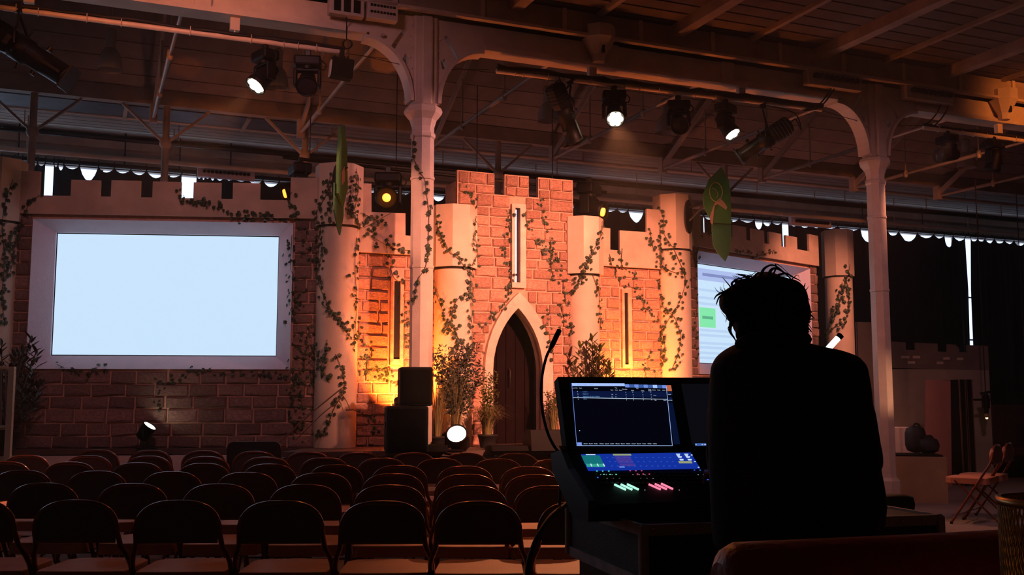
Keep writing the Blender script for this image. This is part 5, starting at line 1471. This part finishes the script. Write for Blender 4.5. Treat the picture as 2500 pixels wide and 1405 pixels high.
def tquad(name, x0, y0, x1, y1, m, off=.0045):
    """x positions are measured along the lower edge y1"""
    a, b = TH(x0, y1), TH(x1, y1); h_ = (TH(x0, y0) - a).dot(tU)
    return panel3(name, [a, b, b + tU * h_, a + tU * h_], .001, tN, m, TS, off)
tquad('teal_tile', 1428, 1115, 1473, 1136, TG); tquad('teal_band', 1433, 1136, 1477, 1143, TGL)
for x in (1443, 1459, 1474): tquad('level_mark', x, 1136, x + 2.4, 1142, UW, .0055)
tquad('yellow_tile', 1497, 1111.5, 1541, 1115, TY); tquad('violet_tile', 1508, 1117, 1545, 1133, TP); tquad('violet_tile', 1514, 1135, 1552, 1141, TP); tquad('label_chip', 1512, 1142, 1525, 1144.5, ULB)
tquad('yellow_tile', 1658, 1129, 1690, 1134, TY)
for i in range(8):
    for x in (0, 1): 
        if i != 5: tquad('label_row', 1650 + x * 20 + i * 1.4, 1111.5 + i * 2.1, 1660 + x * 20 + i * 1.4 - (i % 3) * 2, 1112.8 + i * 2.1, UW, .0055)
tquad('label_row', 1430, 1112.8, 1453, 1114.2, UW, .0055)
for (x, y) in ((1688, 1114), (1696, 1130), (1705, 1144)):
    q = MB(); q.ball(TH(x, y) + tN * .004, .004, 6, 4, (1, .5, .5)); q.build('icon', UW, TS)
for r_ in range(3):
    for i in range(12): tquad('key_label', 1480 + i * 14 + r_ * 6, 1120 + r_ * 10.3, 1484 + i * 14 + r_ * 6, 1121 + r_ * 10.3, em('touch_label', (0.03, 0.10, 0.55)), .005)
# leds and faders
LEDG = em('led_green', (0.12, 1.0, 0.62), 1.6); LEDP = em('led_pink', (1.0, 0.09, 0.22), 1.6); LEDW = em('led_white', (0.35, 0.36, 0.33), 1.0); LEDB = em('led_blue', (0.05, 0.15, 1.0), 1.5)
def led(px, py, m, w=1.6):
    q = MB(); p = DH(px, py) + dN * .004; q.box(p, (w * .0028, .003, .002)); q.build('key_led', m, con)
for x in (1457, 1471, 1486): led(x, 1153.5, LEDG)
for x in (1474, 1489, 1504): led(x, 1161.5, LEDG)
for x in (1538, 1552, 1566): led(x, 1152.8, LEDP)
for x in (1556, 1570, 1585): led(x, 1160.8, LEDP)
for x in (1466, 1480, 1494, 1545, 1560, 1574, 1704, 1717): led(x, 1162.4, LEDW, 1)
for x in (1482, 1497, 1512, 1564, 1579, 1594): led(x, 1171.5, LEDW, 1)
for x in (1574, 1658): led(x, 1200, LEDW, 1)
for x, y in ((1695, 1151), (1709, 1151), (1459, 1169)): led(x, y, LEDB, 1.4)
led(1726, 1174.5, LEDB, 4)
def fader(x0, y0, x1, y1, m, mcap):
    a, b = DH(x0, y0) + dN * .004, DH(x1, y1) + dN * .004
    q = MB(); q.tube([a, b], .0042, 6); q.build('fader_light', m, con)
FG = em('fader_green', (0.42, 1.0, 0.72), 1.2); FP = em('fader_pink', (1.0, 0.22, 0.36), 1.2)
for i in range(3):
    fader(1500 + i * 15.6, 1186.5 - i * .3, 1527 + i * 15.6, 1199 - i * .2, FG, None)
    fader(1584 + i * 15 , 1186 - i * .8, 1612 + i * 15, 1198.3 - i * .5, FP, None)
KEYM = mat('desk_key', (0.03, 0.03, 0.034), 0.45, var=0)
for r_ in range(4):
    for i in range(22):
        p = DH(1450 + i * 12.6 + r_ * 6, 1157 + r_ * 8) + dN * .003
        q = MB(); q.box(p, (.014, .010, .006), None, .002); q.build('key', KEYM, con)
# gooseneck lamps and cable of the desk
gl = thing('gooseneck_lamp', 'slim black gooseneck desk lamp left of the console screens', 'lamp', KF.w(xL - .03, YS + .06, KZ))
gp = [P(x, y, gl.location.y) - gl.location for x, y in [(1372, 1108), (1356, 1095), (1338, 1060), (1325, 1010), (1321, 960), (1324, 915), (1334, 872), (1346, 848)]]
gp = [gl.location * 0 + v for v in gp]
q = MB(); q.tube(smooth([Vector((.02, 0, .0)), gp[0]] + gp, 5), .0055, 6); q.build('neck', CABLE, gl)
q = MB(); a = P(1344, 852, gl.location.y) - gl.location; b = P(1366, 806, gl.location.y) - gl.location; q.tube([a, a.lerp(b, .15), a.lerp(b, .8), b, b + (b - a) * .03], [.006, .0095, .0095, .009, .004], 10); q.build('head', CABLE, gl)
gl2 = thing('gooseneck_lamp', 'glowing white lamp head above the operator\'s right shoulder', 'lamp', KF.w(xL + .80, YS + .08, KZ))
o_ = gl2.location; tip = P(2046, 826, o_.y) - o_; low = P(2022, 852, o_.y) - o_
q = MB(); q.tube(smooth([Vector((0, 0, 0)), Vector((.0, .02, .15)), Vector((low.x - .10, 0, low.z - .06)), low], 6), .0055, 6); q.build('neck', CABLE, gl2)
q = MB(); q.tube([low, tip], .0115, 12); q.build('tube_light', mat('cool_tube', (1, 1, 1), .4, var=0, emit=(1.0, .97, .95), estr=4.5), gl2)
q = MB(); q.tube([tip, tip + (tip - low) * .30, tip + (tip - low) * .34], [.0135, .0135, .008], 12); q.build('cap', CABLE, gl2)
o = MB(); cy = KF.w(-.02, kDp * .95).y
o.tube(smooth([KF.w(.05, YS + .2, KZ + .02), P(1400, 1222, 3.80), P(1375, 1238, 3.72), P(1345, 1262, 3.60), P(1318, 1300, 3.5), P(1300, 1340, 3.45), P(1290, 1380, 3.4), P(1287, 1440, 3.4), P(1290, 1560, 3.4), PZ(1300, 1600, .01)], 6), .0085, 7)
tag(o.build('console_cable', CABLE), 'thick black cable hanging down the left side of the flight case', 'cable')

# ================================================================== right-hand background
PROPM = mat('prop_board', (0.40, 0.34, 0.28), 0.8, var=.12, scale=3); PROPK = mat('prop_dark', (0.10, 0.08, 0.075), 0.85, var=.15); PROPD = mat('prop_grey', (0.20, 0.16, 0.14), 0.85, var=.15, scale=4); PROPP = mat('prop_brick_paint', (0.62, 0.5, 0.42), .8, var=.1)
Yp = 16.0; rx = lambda px, Y=16.0: (px - CX) * Y / FPX; rz = lambda py, Y=16.0: P(1250, py, Y).z
t = thing('prop_wall', 'small painted castle wall prop with six pale bricks at the far right', 'stage prop', (rx(2295), Yp, 0), 4)
X = lambda px: rx(px) - rx(2295)
top = [(2120, 832), (2207, 837), (2207, 855), (2231, 856), (2231, 838), (2287, 840), (2287, 859), (2311, 860), (2311, 841), (2331, 842), (2341, 850), (2341, 860), (2362, 861), (2362, 843), (2414, 845)]
q = MB(); q.prism([[(X(a), rz(b)) for a, b in top] + [(X(2414), rz(905)), (X(2120), rz(898))]], -.02, .02); q.build('battlement_board', PROPD, t, fix=True)
q = MB(); q.box((X(2267), .0, rz(902) / 2), (X(2414) - X(2120), .03, rz(902))); q.build('lower_board', PROPM, t)
for (a, b, w) in ((2194, 873, 20), (2223, 873, 18), (2210, 886, 18), (2299, 876, 17), (2283, 887, 16), (2334, 877, 15)):
    q = MB(); q.box((X(a + w / 2), -.024, rz(b)), (w * Yp / FPX, .012, 6.5 * Yp / FPX)); q.build('brick', PROPP, t)
t = thing('flat_panel', 'dark narrow scenery flat behind the slim column', 'stage prop', (rx(2118, 15.4), 15.4, 0), 8)
q = MB(); q.box((0, 0, rz(787, 15.4) / 2), (52 * 15.4 / FPX, .03, rz(787, 15.4))); q.build('panel', PROPK, t)
q = MB(); q.box((-.14, .03, rz(787, 15.4) / 2), (.04, .04, rz(787, 15.4))); q.build('batten', CREAMD, t)
t = thing('pink_panel', 'pinkish board panel leaning upright beside the dark folded tables', 'board', (rx(2285, 14.6), 14.6, 0), 6)
q = MB(); h = rz(929, 14.6); w = 62 * 14.6 / FPX; q.prism([[(-w / 2 - .08, 0), (w / 2 - .05, 0), (w / 2, h), (-w / 2, h)]], -.02, .02); q.build('panel', mat('pink_board', (0.38, 0.17, 0.14), .7, var=.08), t, fix=True)
SHN = mat('shiny_edge', (0.35, 0.25, 0.2), .25, .8, var=.1)
for i, (a, lab) in enumerate(((2322, 'dark folded trestle table standing on end next to the pink board'), (2340, 'second dark folded trestle table standing on end, further right'))):
    t = thing('folded_table', lab, 'table', (rx(a, 15.0), 15.0 + .02 * i, 0), 5); h = rz(928, 15.0)
    q = MB(); q.box((0, 0, h / 2), (.07, .5, h)); q.build('table_top', BLACKP, t)
    for s in (-1, 1):
        q = MB(); q.box((s * .04, -.25, h / 2), (.012, .03, h)); q.build('metal_edge', SHN, t)
BOX_Y = 12.4
t = thing('wooden_box', 'plain pale wooden box on the floor right of the slim column', 'box', (rx(2240, BOX_Y), BOX_Y + .3, 0), -12)
h = rz(1116, BOX_Y); w = 132 * BOX_Y / FPX
WB = mat('raw_wood', (0.42, 0.27, 0.15), .7, var=.15, scale=3, bump=.1)
for s, c, d in (('front_board', (0, -.28, h / 2), (w, .02, h)), ('back_board', (0, .28, h / 2), (w, .02, h)), ('side_board', (-w / 2, 0, h / 2), (.02, .56, h)), ('side_board', (w / 2, 0, h / 2), (.02, .56, h)), ('bottom_board', (0, 0, .02), (w, .56, .02)), ('black_top', (0, 0, h + .008), (w - .05, .52, .02))):
    q = MB(); q.box(c, d); q.build(s, BLACKP if s == 'black_top' else WB, t)
BAG = mat('black_nylon', (0.012, 0.012, 0.016), .7, var=.2, bump=.2, bscale=15)
def bag(label, px0, px1, y0, y1, Y, handle=True):
    t = thing('black_bag', label, 'bag', (rx((px0 + px1) / 2, Y), Y, rz(y1, Y)), 0)
    w = (px1 - px0) * Y / FPX; h = rz(y0, Y) - rz(y1, Y)
    q = MB(); q.box((0, 0, h * .5), (w, .28, h), None, .09); o = q.build('body', BAG, t)
    for p in o.data.polygons: p.use_smooth = True
    if handle:
        q = MB(); q.tube(smooth([Vector((-w * .2, -.05, h * .95)), Vector((-w * .1, -.05, h * 1.08)), Vector((w * .1, -.05, h * 1.08)), Vector((w * .2, -.05, h * .95))], 4), .012, 6); q.build('strap', BAG, t)
    q = MB(); q.box((0, -.145, h * .35), (w * .6, .02, h * .3), None, .01); q.build('pocket', BAG, t)
bag('black rucksack standing behind the wooden box', 2203, 2247, 1041, 1106, 12.75)
bag('wide black bag lying on the wooden box', 2228, 2279, 1068, 1108, 12.65)
t = thing('cloth_table', 'small table under a white cloth behind the wooden box', 'table', (rx(2172, 13.6), 13.6, 0), 3)
CL = mat('white_cloth', (0.62, 0.52, 0.46), .8, var=.08, bump=.2, bscale=10); h = rz(1044, 13.6)
q = MB(); q.box((0, 0, h - .01), (.56, .5, .02)); q.build('table_top', CL, t)
vs = []; n = 26
for j in range(2):
    for i in range(n):
        x = -.28 + .56 * i / (n - 1); vs.append((x, -.255 - (.02 * math.sin(i * 1.3) + .01) * j, h - .005 - (.34 + .03 * math.sin(i * .9)) * j))
q = MB(); q.add(vs, [(i, i + 1, n + i + 1, n + i) for i in range(n - 1)], True); q.build('cloth_drop', CL, t)
for x in (-.25, .25):
    for y in (-.2, .2): 
        q = MB(); q.cyl((x, y, 0), (x, y, h - .02), .015, n=6); q.build('leg', BLACKM, t)
BOOTH = mat('booth_leather', (0.06, 0.022, 0.024), .5, var=.15)
t = thing('bench_seat', 'dark red upholstered bench at the far right', 'bench', (rx(2460, 16.6), 16.6, 0), 8); h = rz(985, 16.6)
for i in range(3):
    q = MB(); q.box((-.55 + .62 * i, .25, h * .62), (.60, .12, h * .72), None, .03); q.build('back_cushion', BOOTH, t)
    q = MB(); q.box((-.55 + .62 * i, -.05, .40), (.60, .5, .14), None, .03); q.build('seat_cushion', BOOTH, t)
q = MB(); q.box((.07, 0, .17), (1.9, .55, .32)); q.build('plinth', BLACKP, t)
BULB = mat('small_bulb', (1, 1, 1), .4, var=0, emit=(1, .55, .18), estr=7)
def blamp(label, px, py, Y, arm):
    t = thing('bracket_lamp', label, 'lamp', (rx(px, Y), Y, rz(py, Y)), 0); k = Y / FPX
    q = MB(); q.lathe([(.010, .02), (.03, .012), (.035, -.03), (.038, -.05), (.030, -.05), (.028, -.03), (.01, .0)], 10, caps=False); q.build('shade', mat('amber_shade', (.5, .3, .12), .4, var=0), t)
    q = MB(); q.ball((0, 0, -.055), .019, 10, 8); q.build('bulb', BULB, t)
    q = MB(); q.cyl((0, 0, .01), (0, 0, 52 * k), .035, n=6)
    q.box((0, 0, 52 * k), (26 * k, .03, .035), Matrix.Rotation(R(-12), 3, 'Y'))
    if arm: q.box((-20 * k, 0, 35 * k), (66 * k, .03, .03)); q.box((0, 0, 30 * k), (.10, .04, .20))
    q.build('arm', BLACKM, t)
    q = MB(); q.cyl((0, 0, 52 * k), (0, 0, 3.6), .008, n=5); q.build('cord', CABLE, t)
    return t
blamp('black lamp with tiny glowing bulb and long arm before the bench', 2400, 1012, 15.5, True)
blamp('lower black lamp with tiny bulb at the right picture edge', 2500, 1012, 15.6, False)
# bar stool behind the console
st_c = P(2178, 1228, 4.5)
t = thing('bar_stool', 'round black padded bar stool right of the operator', 'stool', (st_c.x, st_c.y, 0), 0)
zs_ = P(2190, 1207, 4.5).z; r_ = 52 * 4.5 / FPX
q = MB(); q.lathe([(r_ * .6, zs_ - .085), (r_ * .96, zs_ - .07), (r_, zs_ - .04), (r_ * .93, zs_ - .01), (r_ * .5, zs_), (.01, zs_)], 24); q.build('seat', PADM, t)
for k in range(4):
    a = k * math.pi / 2 + .5; q = MB(); q.tube([(r_ * .5 * math.cos(a), r_ * .5 * math.sin(a), zs_ - .08), (r_ * 1.5 * math.cos(a), r_ * 1.5 * math.sin(a), 0)], .014, 6); q.build('leg', BLACKM, t)
q = MB(); q.tube([(r_ * 1.18 * math.cos(u), r_ * 1.18 * math.sin(u), .28) for u in [i * math.pi / 10 for i in range(20)]], .010, 6, closed=True); q.build('foot_ring', BLACKM, t)
# red leather bench back and brass lamp in the foreground
LEA = mat('red_leather', (0.34, 0.035, 0.028), .42, var=.25, scale=6, bump=.25, bscale=45)
Yb = 1.62
bl_ = P(1755, 1366, Yb); br_ = P(2700, 1316, Yb + .12)
t = thing('leather_bench', 'dark red leather bench back with rounded end in the near foreground', 'bench', (bl_.x, bl_.y, 0), math.degrees(math.atan2(br_.y - bl_.y, br_.x - bl_.x)))
L = math.hypot(br_.x - bl_.x, br_.y - bl_.y); zt1 = P(1800, 1338, Yb - .05).z; zt2 = P(2450, 1311, Yb).z
q = MB(); rr_ = .075
q.tube([(0.0, 0, zt1 - rr_), (.012, 0, zt1 - rr_), (.03, 0, zt1 - rr_), (L * .5, 0, (zt1 + zt2) / 2 - rr_), (L, 0, zt2 - rr_ + .004)], [.045, .066, rr_, rr_, rr_], 20); q.build('back_roll', LEA, t)
q = MB(); q.box((L / 2 + .01, .01, .56), (L - .02, .10, .80), None, .03); q.build('back_panel', LEA, t)
q = MB(); q.box((L / 2, -.30, .40), (L, .52, .16), None, .05); q.build('seat', LEA, t)
q = MB(); q.box((L / 2, -.26, .17), (L - .06, .46, .30)); q.build('plinth', BLACKP, t)
for i in range(9):
    q = MB(); q.ball((.08 + i * .09, -.047, zt1 - .17), .007, 8, 5); q.build('stud', LEA, t)
Ym = 1.38; r_ = .085; mc = P(2455, 1300, Ym).x + r_
zt3 = P(2480, 1224, Ym).z
BRS = mat('brass_mesh', (0.55, 0.30, 0.10), .35, .85, var=.15)
t = thing('mesh_lamp', 'brass mesh cylinder lantern at the lower right picture edge', 'lantern', (mc, Ym, zt3 - .30), 0)
q = MB()
nn = 72; hh = .30
for i in range(nn):
    for sg in (-1, 1):
        q.tube([(r_ * math.cos(2 * math.pi * i / nn + sg * .9 * u), r_ * math.sin(2 * math.pi * i / nn + sg * .9 * u), hh * u) for u in [k / 8 for k in range(9)]], .0011, 4, caps=False)
tag(q.build('mesh_wall', BRS, t), kind='stuff')
q = MB(); q.lathe([(r_ * .95, hh - .008), (r_ * 1.03, hh - .006), (r_ * 1.03, hh + .004), (r_ * .95, hh + .004)], 32, caps=False); q.build('rim', BRS, t)
q = MB(); q.lathe([(.01, .0), (r_, 0), (r_, .01), (.01, .01)], 24); q.build('base', BRS, t)
q = MB(); q.cyl((0, 0, .01), (0, 0, .20), r_ * .62, n=16); q.build('glow_sleeve', mat('sleeve_glow', (.35, .16, .03), .4, var=.2, emit=(1.0, .48, .10), estr=.22), t)  # glowing sleeve added so the brass mesh looks lit
t = thing('side_table', 'small dark side table under the brass lantern', 'table', (mc + .02, Ym, 0), 0)
q = MB(); q.cyl((0, 0, zt3 - .325), (0, 0, zt3 - .301), .14, n=24); q.build('table_top', WOODB, t)
q = MB(); q.cyl((0, 0, .02), (0, 0, zt3 - .325), .02, n=10); q.build('pedestal', BLACKM, t)
q = MB(); q.cyl((0, 0, 0), (0, 0, .02), .12, n=20); q.build('foot', BLACKM, t)
# ================================================================== the operator, seen from behind
YP = 2.92; kx = YP / FPX
def q3(px, py, dy=0.0): return P(px, py, YP + dy)
def ring_loft(mb, secs, n=20):
    """secs: (centre, half width, half depth[, tilt axis up vector])"""
    vs = []
    for c, a, b, *r in secs:
        M = r[0] if r else None
        for i in range(n):
            u = 2 * math.pi * i / n; v = Vector((a * math.cos(u), b * math.sin(u), 0))
            vs.append(Vector(c) + (M @ v if M else v))
    m = len(secs)
    fs = [(j * n + i, j * n + (i + 1) % n, (j + 1) * n + (i + 1) % n, (j + 1) * n + i) for j in range(m - 1) for i in range(n)]
    fs += [tuple(range(n - 1, -1, -1)), tuple(range((m - 1) * n, m * n))]
    mb.add(vs, fs, True)
def remeshed(mb, name, m, parent, vox, smooth_n=4):
    o = mb.build('tmp', m)
    md = o.modifiers.new('r', 'REMESH'); md.mode = 'VOXEL'; md.voxel_size = vox
    s = o.modifiers.new('s', 'SMOOTH'); s.iterations = smooth_n; s.factor = .5
    dg = bpy.context.evaluated_depsgraph_get(); me = bpy.data.meshes.new_from_object(o.evaluated_get(dg))
    bpy.data.objects.remove(o); me.name = name
    me.polygons.foreach_set('use_smooth', [True] * len(me.polygons)); me.materials.clear(); me.materials.append(m)
    ob = bpy.data.objects.new(name, me); COL.objects.link(ob)
    if parent: ob.parent = parent
    return ob
SKIN = mat('skin', (0.30, 0.17, 0.12), .5, var=.08)
COAT = mat('black_jacket', (0.006, 0.006, 0.007), .85, var=.2, bump=.2, bscale=25)
TROU = mat('black_trousers', (0.006, 0.006, 0.008), .85, var=.2)
HAIRM = mat('dark_hair', (0.008, 0.004, 0.003), .8, spec=.12, var=.3, scale=40, bump=.6, bscale=90)
pc = q3(1935, 1400); foot = Vector((pc.x, YP - .02, 0))
person = thing('person', 'person in black with messy hair seen from behind, leaning over the console', 'person', foot)
O_ = foot
L_ = lambda v: v - O_
# body: trunk, neck, head, arms, hands, legs as one continuous mesh
b = MB()
hip = L_(q3(1935, 1290)); wst = L_(q3(1935, 1160)); chest = L_(q3(1932, 960, .02)); nk = L_(q3(1890, 850, .07)); hd = L_(q3(1878, 752, .13))
ring_loft(b, [(hip + Vector((0, 0, -.08)), .15, .10), (hip, .165, .115), (wst, .14, .10), (chest, .175, .115), (L_(q3(1925, 885, .03)), .15, .095), (L_(q3(1905, 860, .05)), .085, .075), (nk, .062, .062), (L_(q3(1884, 815, .10)), .058, .060)])
face = Vector((-.35, .80, -.48)).normalized(); hr = face.to_track_quat('Y', 'Z').to_matrix()
b.ball(hd, 1, 20, 14, (.076, .096, .115), hr)
b.ball(hd + hr @ Vector((0, .055, -.075)), 1, 14, 10, (.052, .048, .05), hr)
b.ball(hd + hr @ Vector((0, .102, -.02)), 1, 10, 8, (.014, .022, .026), hr)
b.ball(hd + hr @ Vector((0, .096, -.068)), 1, 10, 6, (.022, .010, .008), hr)
for s in (-1, 1):
    b.ball(hd + hr @ Vector((s * .079, .0, -.02)), 1, 10, 8, (.014, .022, .034), hr)
    b.ball(hd + hr @ Vector((s * .032, .088, .012)), .014, 8, 6)
def limb(mb, pts, rs, n=14):
    p = [Vector(v) for v in pts]; mb.tube(p, rs, n)
sh = [L_(q3(1787, 918, .02)), L_(q3(2070, 918, .02))]
el = [L_(q3(1768, 1110, .10)), L_(q3(2118, 1120, .10))]
wr = [L_(q3(1800, 1180, .42)), L_(q3(2040, 1178, .42))]
desk_pt = [KF.w(xL + .44, .20, 0), KF.w(xL + .60, .22, 0)]
for i, s in enumerate((-1, 1)):
    dz = KZ + .14 - O_.z
    wr[i] = Vector((desk_pt[i].x, desk_pt[i].y - .09, dz + .02)) - Vector((O_.x, O_.y, 0))
    limb(b, [chest + Vector((s * .12, 0, .03)), sh[i], sh[i].lerp(el[i], .5), el[i], el[i].lerp(wr[i], .5), wr[i]], [.055, .044, .040, .036, .034, .026])
    # hand: palm and five fingers lying curled on the keys
    f = (Vector((-.10 * s, .98, -.15))).normalized(); side = Vector((1, 0, 0)); up = Vector((0, 0, 1))
    pal = wr[i] + f * .06
    b.ball(wr[i] + f * .05, 1, 12, 8, (.040, .055, .017))
    for k, (ox, ln) in enumerate(((-.030, .066), (-.010, .078), (.010, .074), (.029, .058))):
        r0 = wr[i] + f * .085 + side * ox; sp_ = side * (ox * .35)
        limb(b, [r0, r0 + f * ln * .45 + up * .008 + sp_ * .4, r0 + f * ln * .8 - up * .012 + sp_ * .7, r0 + f * ln - up * .034 + sp_], [.0095, .0092, .0085, .007], 8)
    t0 = wr[i] + f * .03 - side * (s * .030)
    limb(b, [t0, t0 + f * .025 - side * (s * .022), t0 + f * .055 - side * (s * .030) - up * .012], [.012, .0105, .008], 8)
for s in (-1, 1):
    h0 = hip + Vector((s * .085, 0, -.05)); kn = Vector((s * .11, .02, .50)); an = Vector((s * .12, .0, .08))
    limb(b, [h0, h0.lerp(kn, .5), kn, kn.lerp(an, .4), an], [.085, .075, .055, .05, .036], 16)
    limb(b, [an + Vector((0, -.03, -.03)), an + Vector((0, .10, -.045)), an + Vector((0, .17, -.05))], [.035, .034, .022], 10)
remeshed(b, 'body', SKIN, person, .0065, 3)
# jacket
j = MB()
S_ = lambda y, x0, x1, dep, dy=0: (L_(q3((x0 + x1) / 2, y, dy)), (x1 - x0) / 2 * kx, dep)
ring_loft(j, [S_(836, 1806, 1962, .085, .06), S_(846, 1782, 2000, .10, .05), S_(858, 1762, 2058, .115, .035), S_(872, 1746, 2096, .125, .025), S_(895, 1735, 2116, .135, .015), S_(950, 1731, 2124, .145, .01),
              S_(1050, 1730, 2132, .15), S_(1150, 1734, 2146, .15), S_(1230, 1738, 2160, .15), S_(1300, 1742, 2150, .15), S_(1345, 1748, 2140, .145)], 32)
for i, s in enumerate((-1, 1)):
    limb(j, [sh[i] + Vector((-s * .02, 0, -.01)), sh[i].lerp(el[i], .5) + Vector((s * .002, .02, 0)), el[i], el[i].lerp(wr[i], .55), wr[i] - (wr[i] - el[i]).normalized() * .02], [.062, .058, .055, .047, .036])
jk = remeshed(j, 'jacket', COAT, person, .011, 5)
c = MB(); c.tube([L_(q3(1806, 842, .0)), L_(q3(1830, 832, -.04)), L_(q3(1885, 828, -.055)), L_(q3(1940, 824, -.04)), L_(q3(1968, 830, .02))], [.018, .022, .024, .022, .018], 8)
c.build('collar', COAT, jk)
tr = MB()
for s in (-1, 1):
    h0 = hip + Vector((s * .085, 0, .0)); kn = Vector((s * .11, .02, .50)); an = Vector((s * .12, .0, .06))
    limb(tr, [h0 + Vector((0, 0, .05)), h0, h0.lerp(kn, .5), kn, an], [.10, .105, .092, .075, .065], 16)
remeshed(tr, 'trousers', TROU, person, .012, 4)
for s in (-1, 1):
    q = MB(); q.tube([Vector((s * .12, -.06, .04)), Vector((s * .12, .02, .05)), Vector((s * .125, .12, .04)), Vector((s * .125, .20, .03))], [.035, .042, .042, .025], 10)
    q.build('shoe', BLACKP, person)
# hair: a full cap plus loose locks
h = MB()
for px, py, dy, a, bb, cc in ((1878, 748, .10, .095, .105, .095), (1820, 735, .10, .058, .07, .062), (1794, 738, .10, .046, .075, .046), (1818, 786, .11, .036, .07, .046), (1812, 762, .14, .050, .08, .040), (1925, 735, .09, .056, .08, .066), (1945, 765, .08, .040, .06, .056),
                               (1880, 700, .12, .070, .08, .034), (1890, 800, .06, .075, .055, .055), (1930, 800, .06, .044, .05, .042), (1835, 795, .10, .045, .05, .05), (1822, 815, .07, .032, .04, .04), (1945, 805, .07, .030, .04, .045)):
    h.ball(L_(q3(px, py, dy)), 1, 18, 12, (a, bb, cc))
hair = remeshed(h, 'hair', HAIRM, person, .009, 4)
lk = MB(); rr = random.Random(3)
def lock(pts, r=.0035, dy=.06, parent=None):
    p = smooth([L_(q3(x, y, dy + (.02 * k / len(pts)))) for k, (x, y) in enumerate(pts)], 5)
    lk.tube(p, [r * (1 - .85 * i / (len(p) - 1)) for i in range(len(p))], 5)
for pts, r in (([(1850, 690), (1861, 664), (1869, 654), (1883, 648), (1897, 652), (1915, 666), (1932, 682)], .005), ([(1878, 680), (1880, 664), (1890, 656), (1905, 660), (1925, 676), (1945, 700)], .006),
               ([(1885, 676), (1895, 654), (1893, 645), (1905, 650), (1925, 668)], .003), ([(1900, 672), (1918, 668), (1934, 676), (1950, 684), (1955, 688)], .004), ([(1930, 685), (1946, 672), (1952, 680)], .002),
               ([(1950, 706), (1962, 702), (1966, 692)], .005), ([(1956, 712), (1966, 710), (1974, 700)], .003), ([(1960, 760), (1976, 768), (1988, 777)], .006), ([(1962, 775), (1975, 780), (1990, 778)], .004),
               ([(1965, 740), (1976, 755), (1982, 765)], .005), ([(1966, 785), (1974, 788), (1980, 784)], .004), ([(1955, 800), (1968, 806), (1972, 800)], .003),
               ([(1800, 705), (1786, 695), (1796, 684), (1812, 679), (1830, 676)], .005), ([(1790, 712), (1765, 715), (1750, 722), (1743, 732)], .006), ([(1780, 716), (1758, 724), (1750, 740), (1749, 745)], .004),
               ([(1768, 720), (1752, 712), (1745, 702)], .002), ([(1775, 716), (1760, 708), (1758, 700)], .002), ([(1785, 770), (1775, 775), (1772, 788)], .003), ([(1785, 785), (1783, 810), (1792, 825), (1799, 838)], .006),
               ([(1790, 795), (1778, 800), (1780, 812)], .003), ([(1795, 690), (1815, 684), (1840, 680), (1860, 672)], .005), ([(1840, 680), (1848, 668), (1860, 668)], .004)):
    lock(pts, r)
for k in range(150):
    u = rr.uniform(math.pi * -.15, math.pi * 1.15); cx_, cy_ = 1870, 752
    x = cx_ + 98 * math.cos(u); y = cy_ - 74 * math.sin(u) + (8 if math.sin(u) < 0 else 0)
    tx, ty = -math.sin(u) * rr.choice((1, 1, -1)), -math.cos(u)
    ln = rr.uniform(18, 40)
    lock([(x - math.cos(u) * 22, y + math.sin(u) * 22), (x - math.cos(u) * 4, y + math.sin(u) * 4), (x + tx * ln * .5 + math.cos(u) * 3, y + ty * ln * .5 * -1 - math.sin(u) * 3), (x + tx * ln + math.cos(u) * rr.uniform(-4, 13), y - ty * ln - math.sin(u) * rr.uniform(-4, 8))], rr.uniform(.0015, .0042), rr.uniform(.0, .15))
tag(lk.build('loose_locks', HAIRM, hair), kind='stuff')
# ================================================================== theatrical haze filling the hall above the audience
hz_ = MB(); hz_.box((0, 0, 0), (26, 18.2, 4.55))
hz = hz_.build('haze', bpy.data.materials.new('haze')); tag(hz, 'thin theatrical haze hanging in the air of the whole hall', 'haze', kind='stuff')
hz.location = BF.w(3.5, -.75, 2.9); hz.rotation_euler = (0, 0, R(BF.deg))
hm = hz.data.materials[0]; hm.use_nodes = True; hn = hm.node_tree; hn.nodes.clear()
ho = hn.nodes.new('ShaderNodeOutputMaterial'); hv = hn.nodes.new('ShaderNodeVolumeScatter')
hv.inputs['Density'].default_value = 0.0028; hv.inputs['Anisotropy'].default_value = 0.45; hv.inputs['Color'].default_value = (1, .95, .92, 1)
hn.links.new(hv.outputs['Volume'], ho.inputs['Volume'])
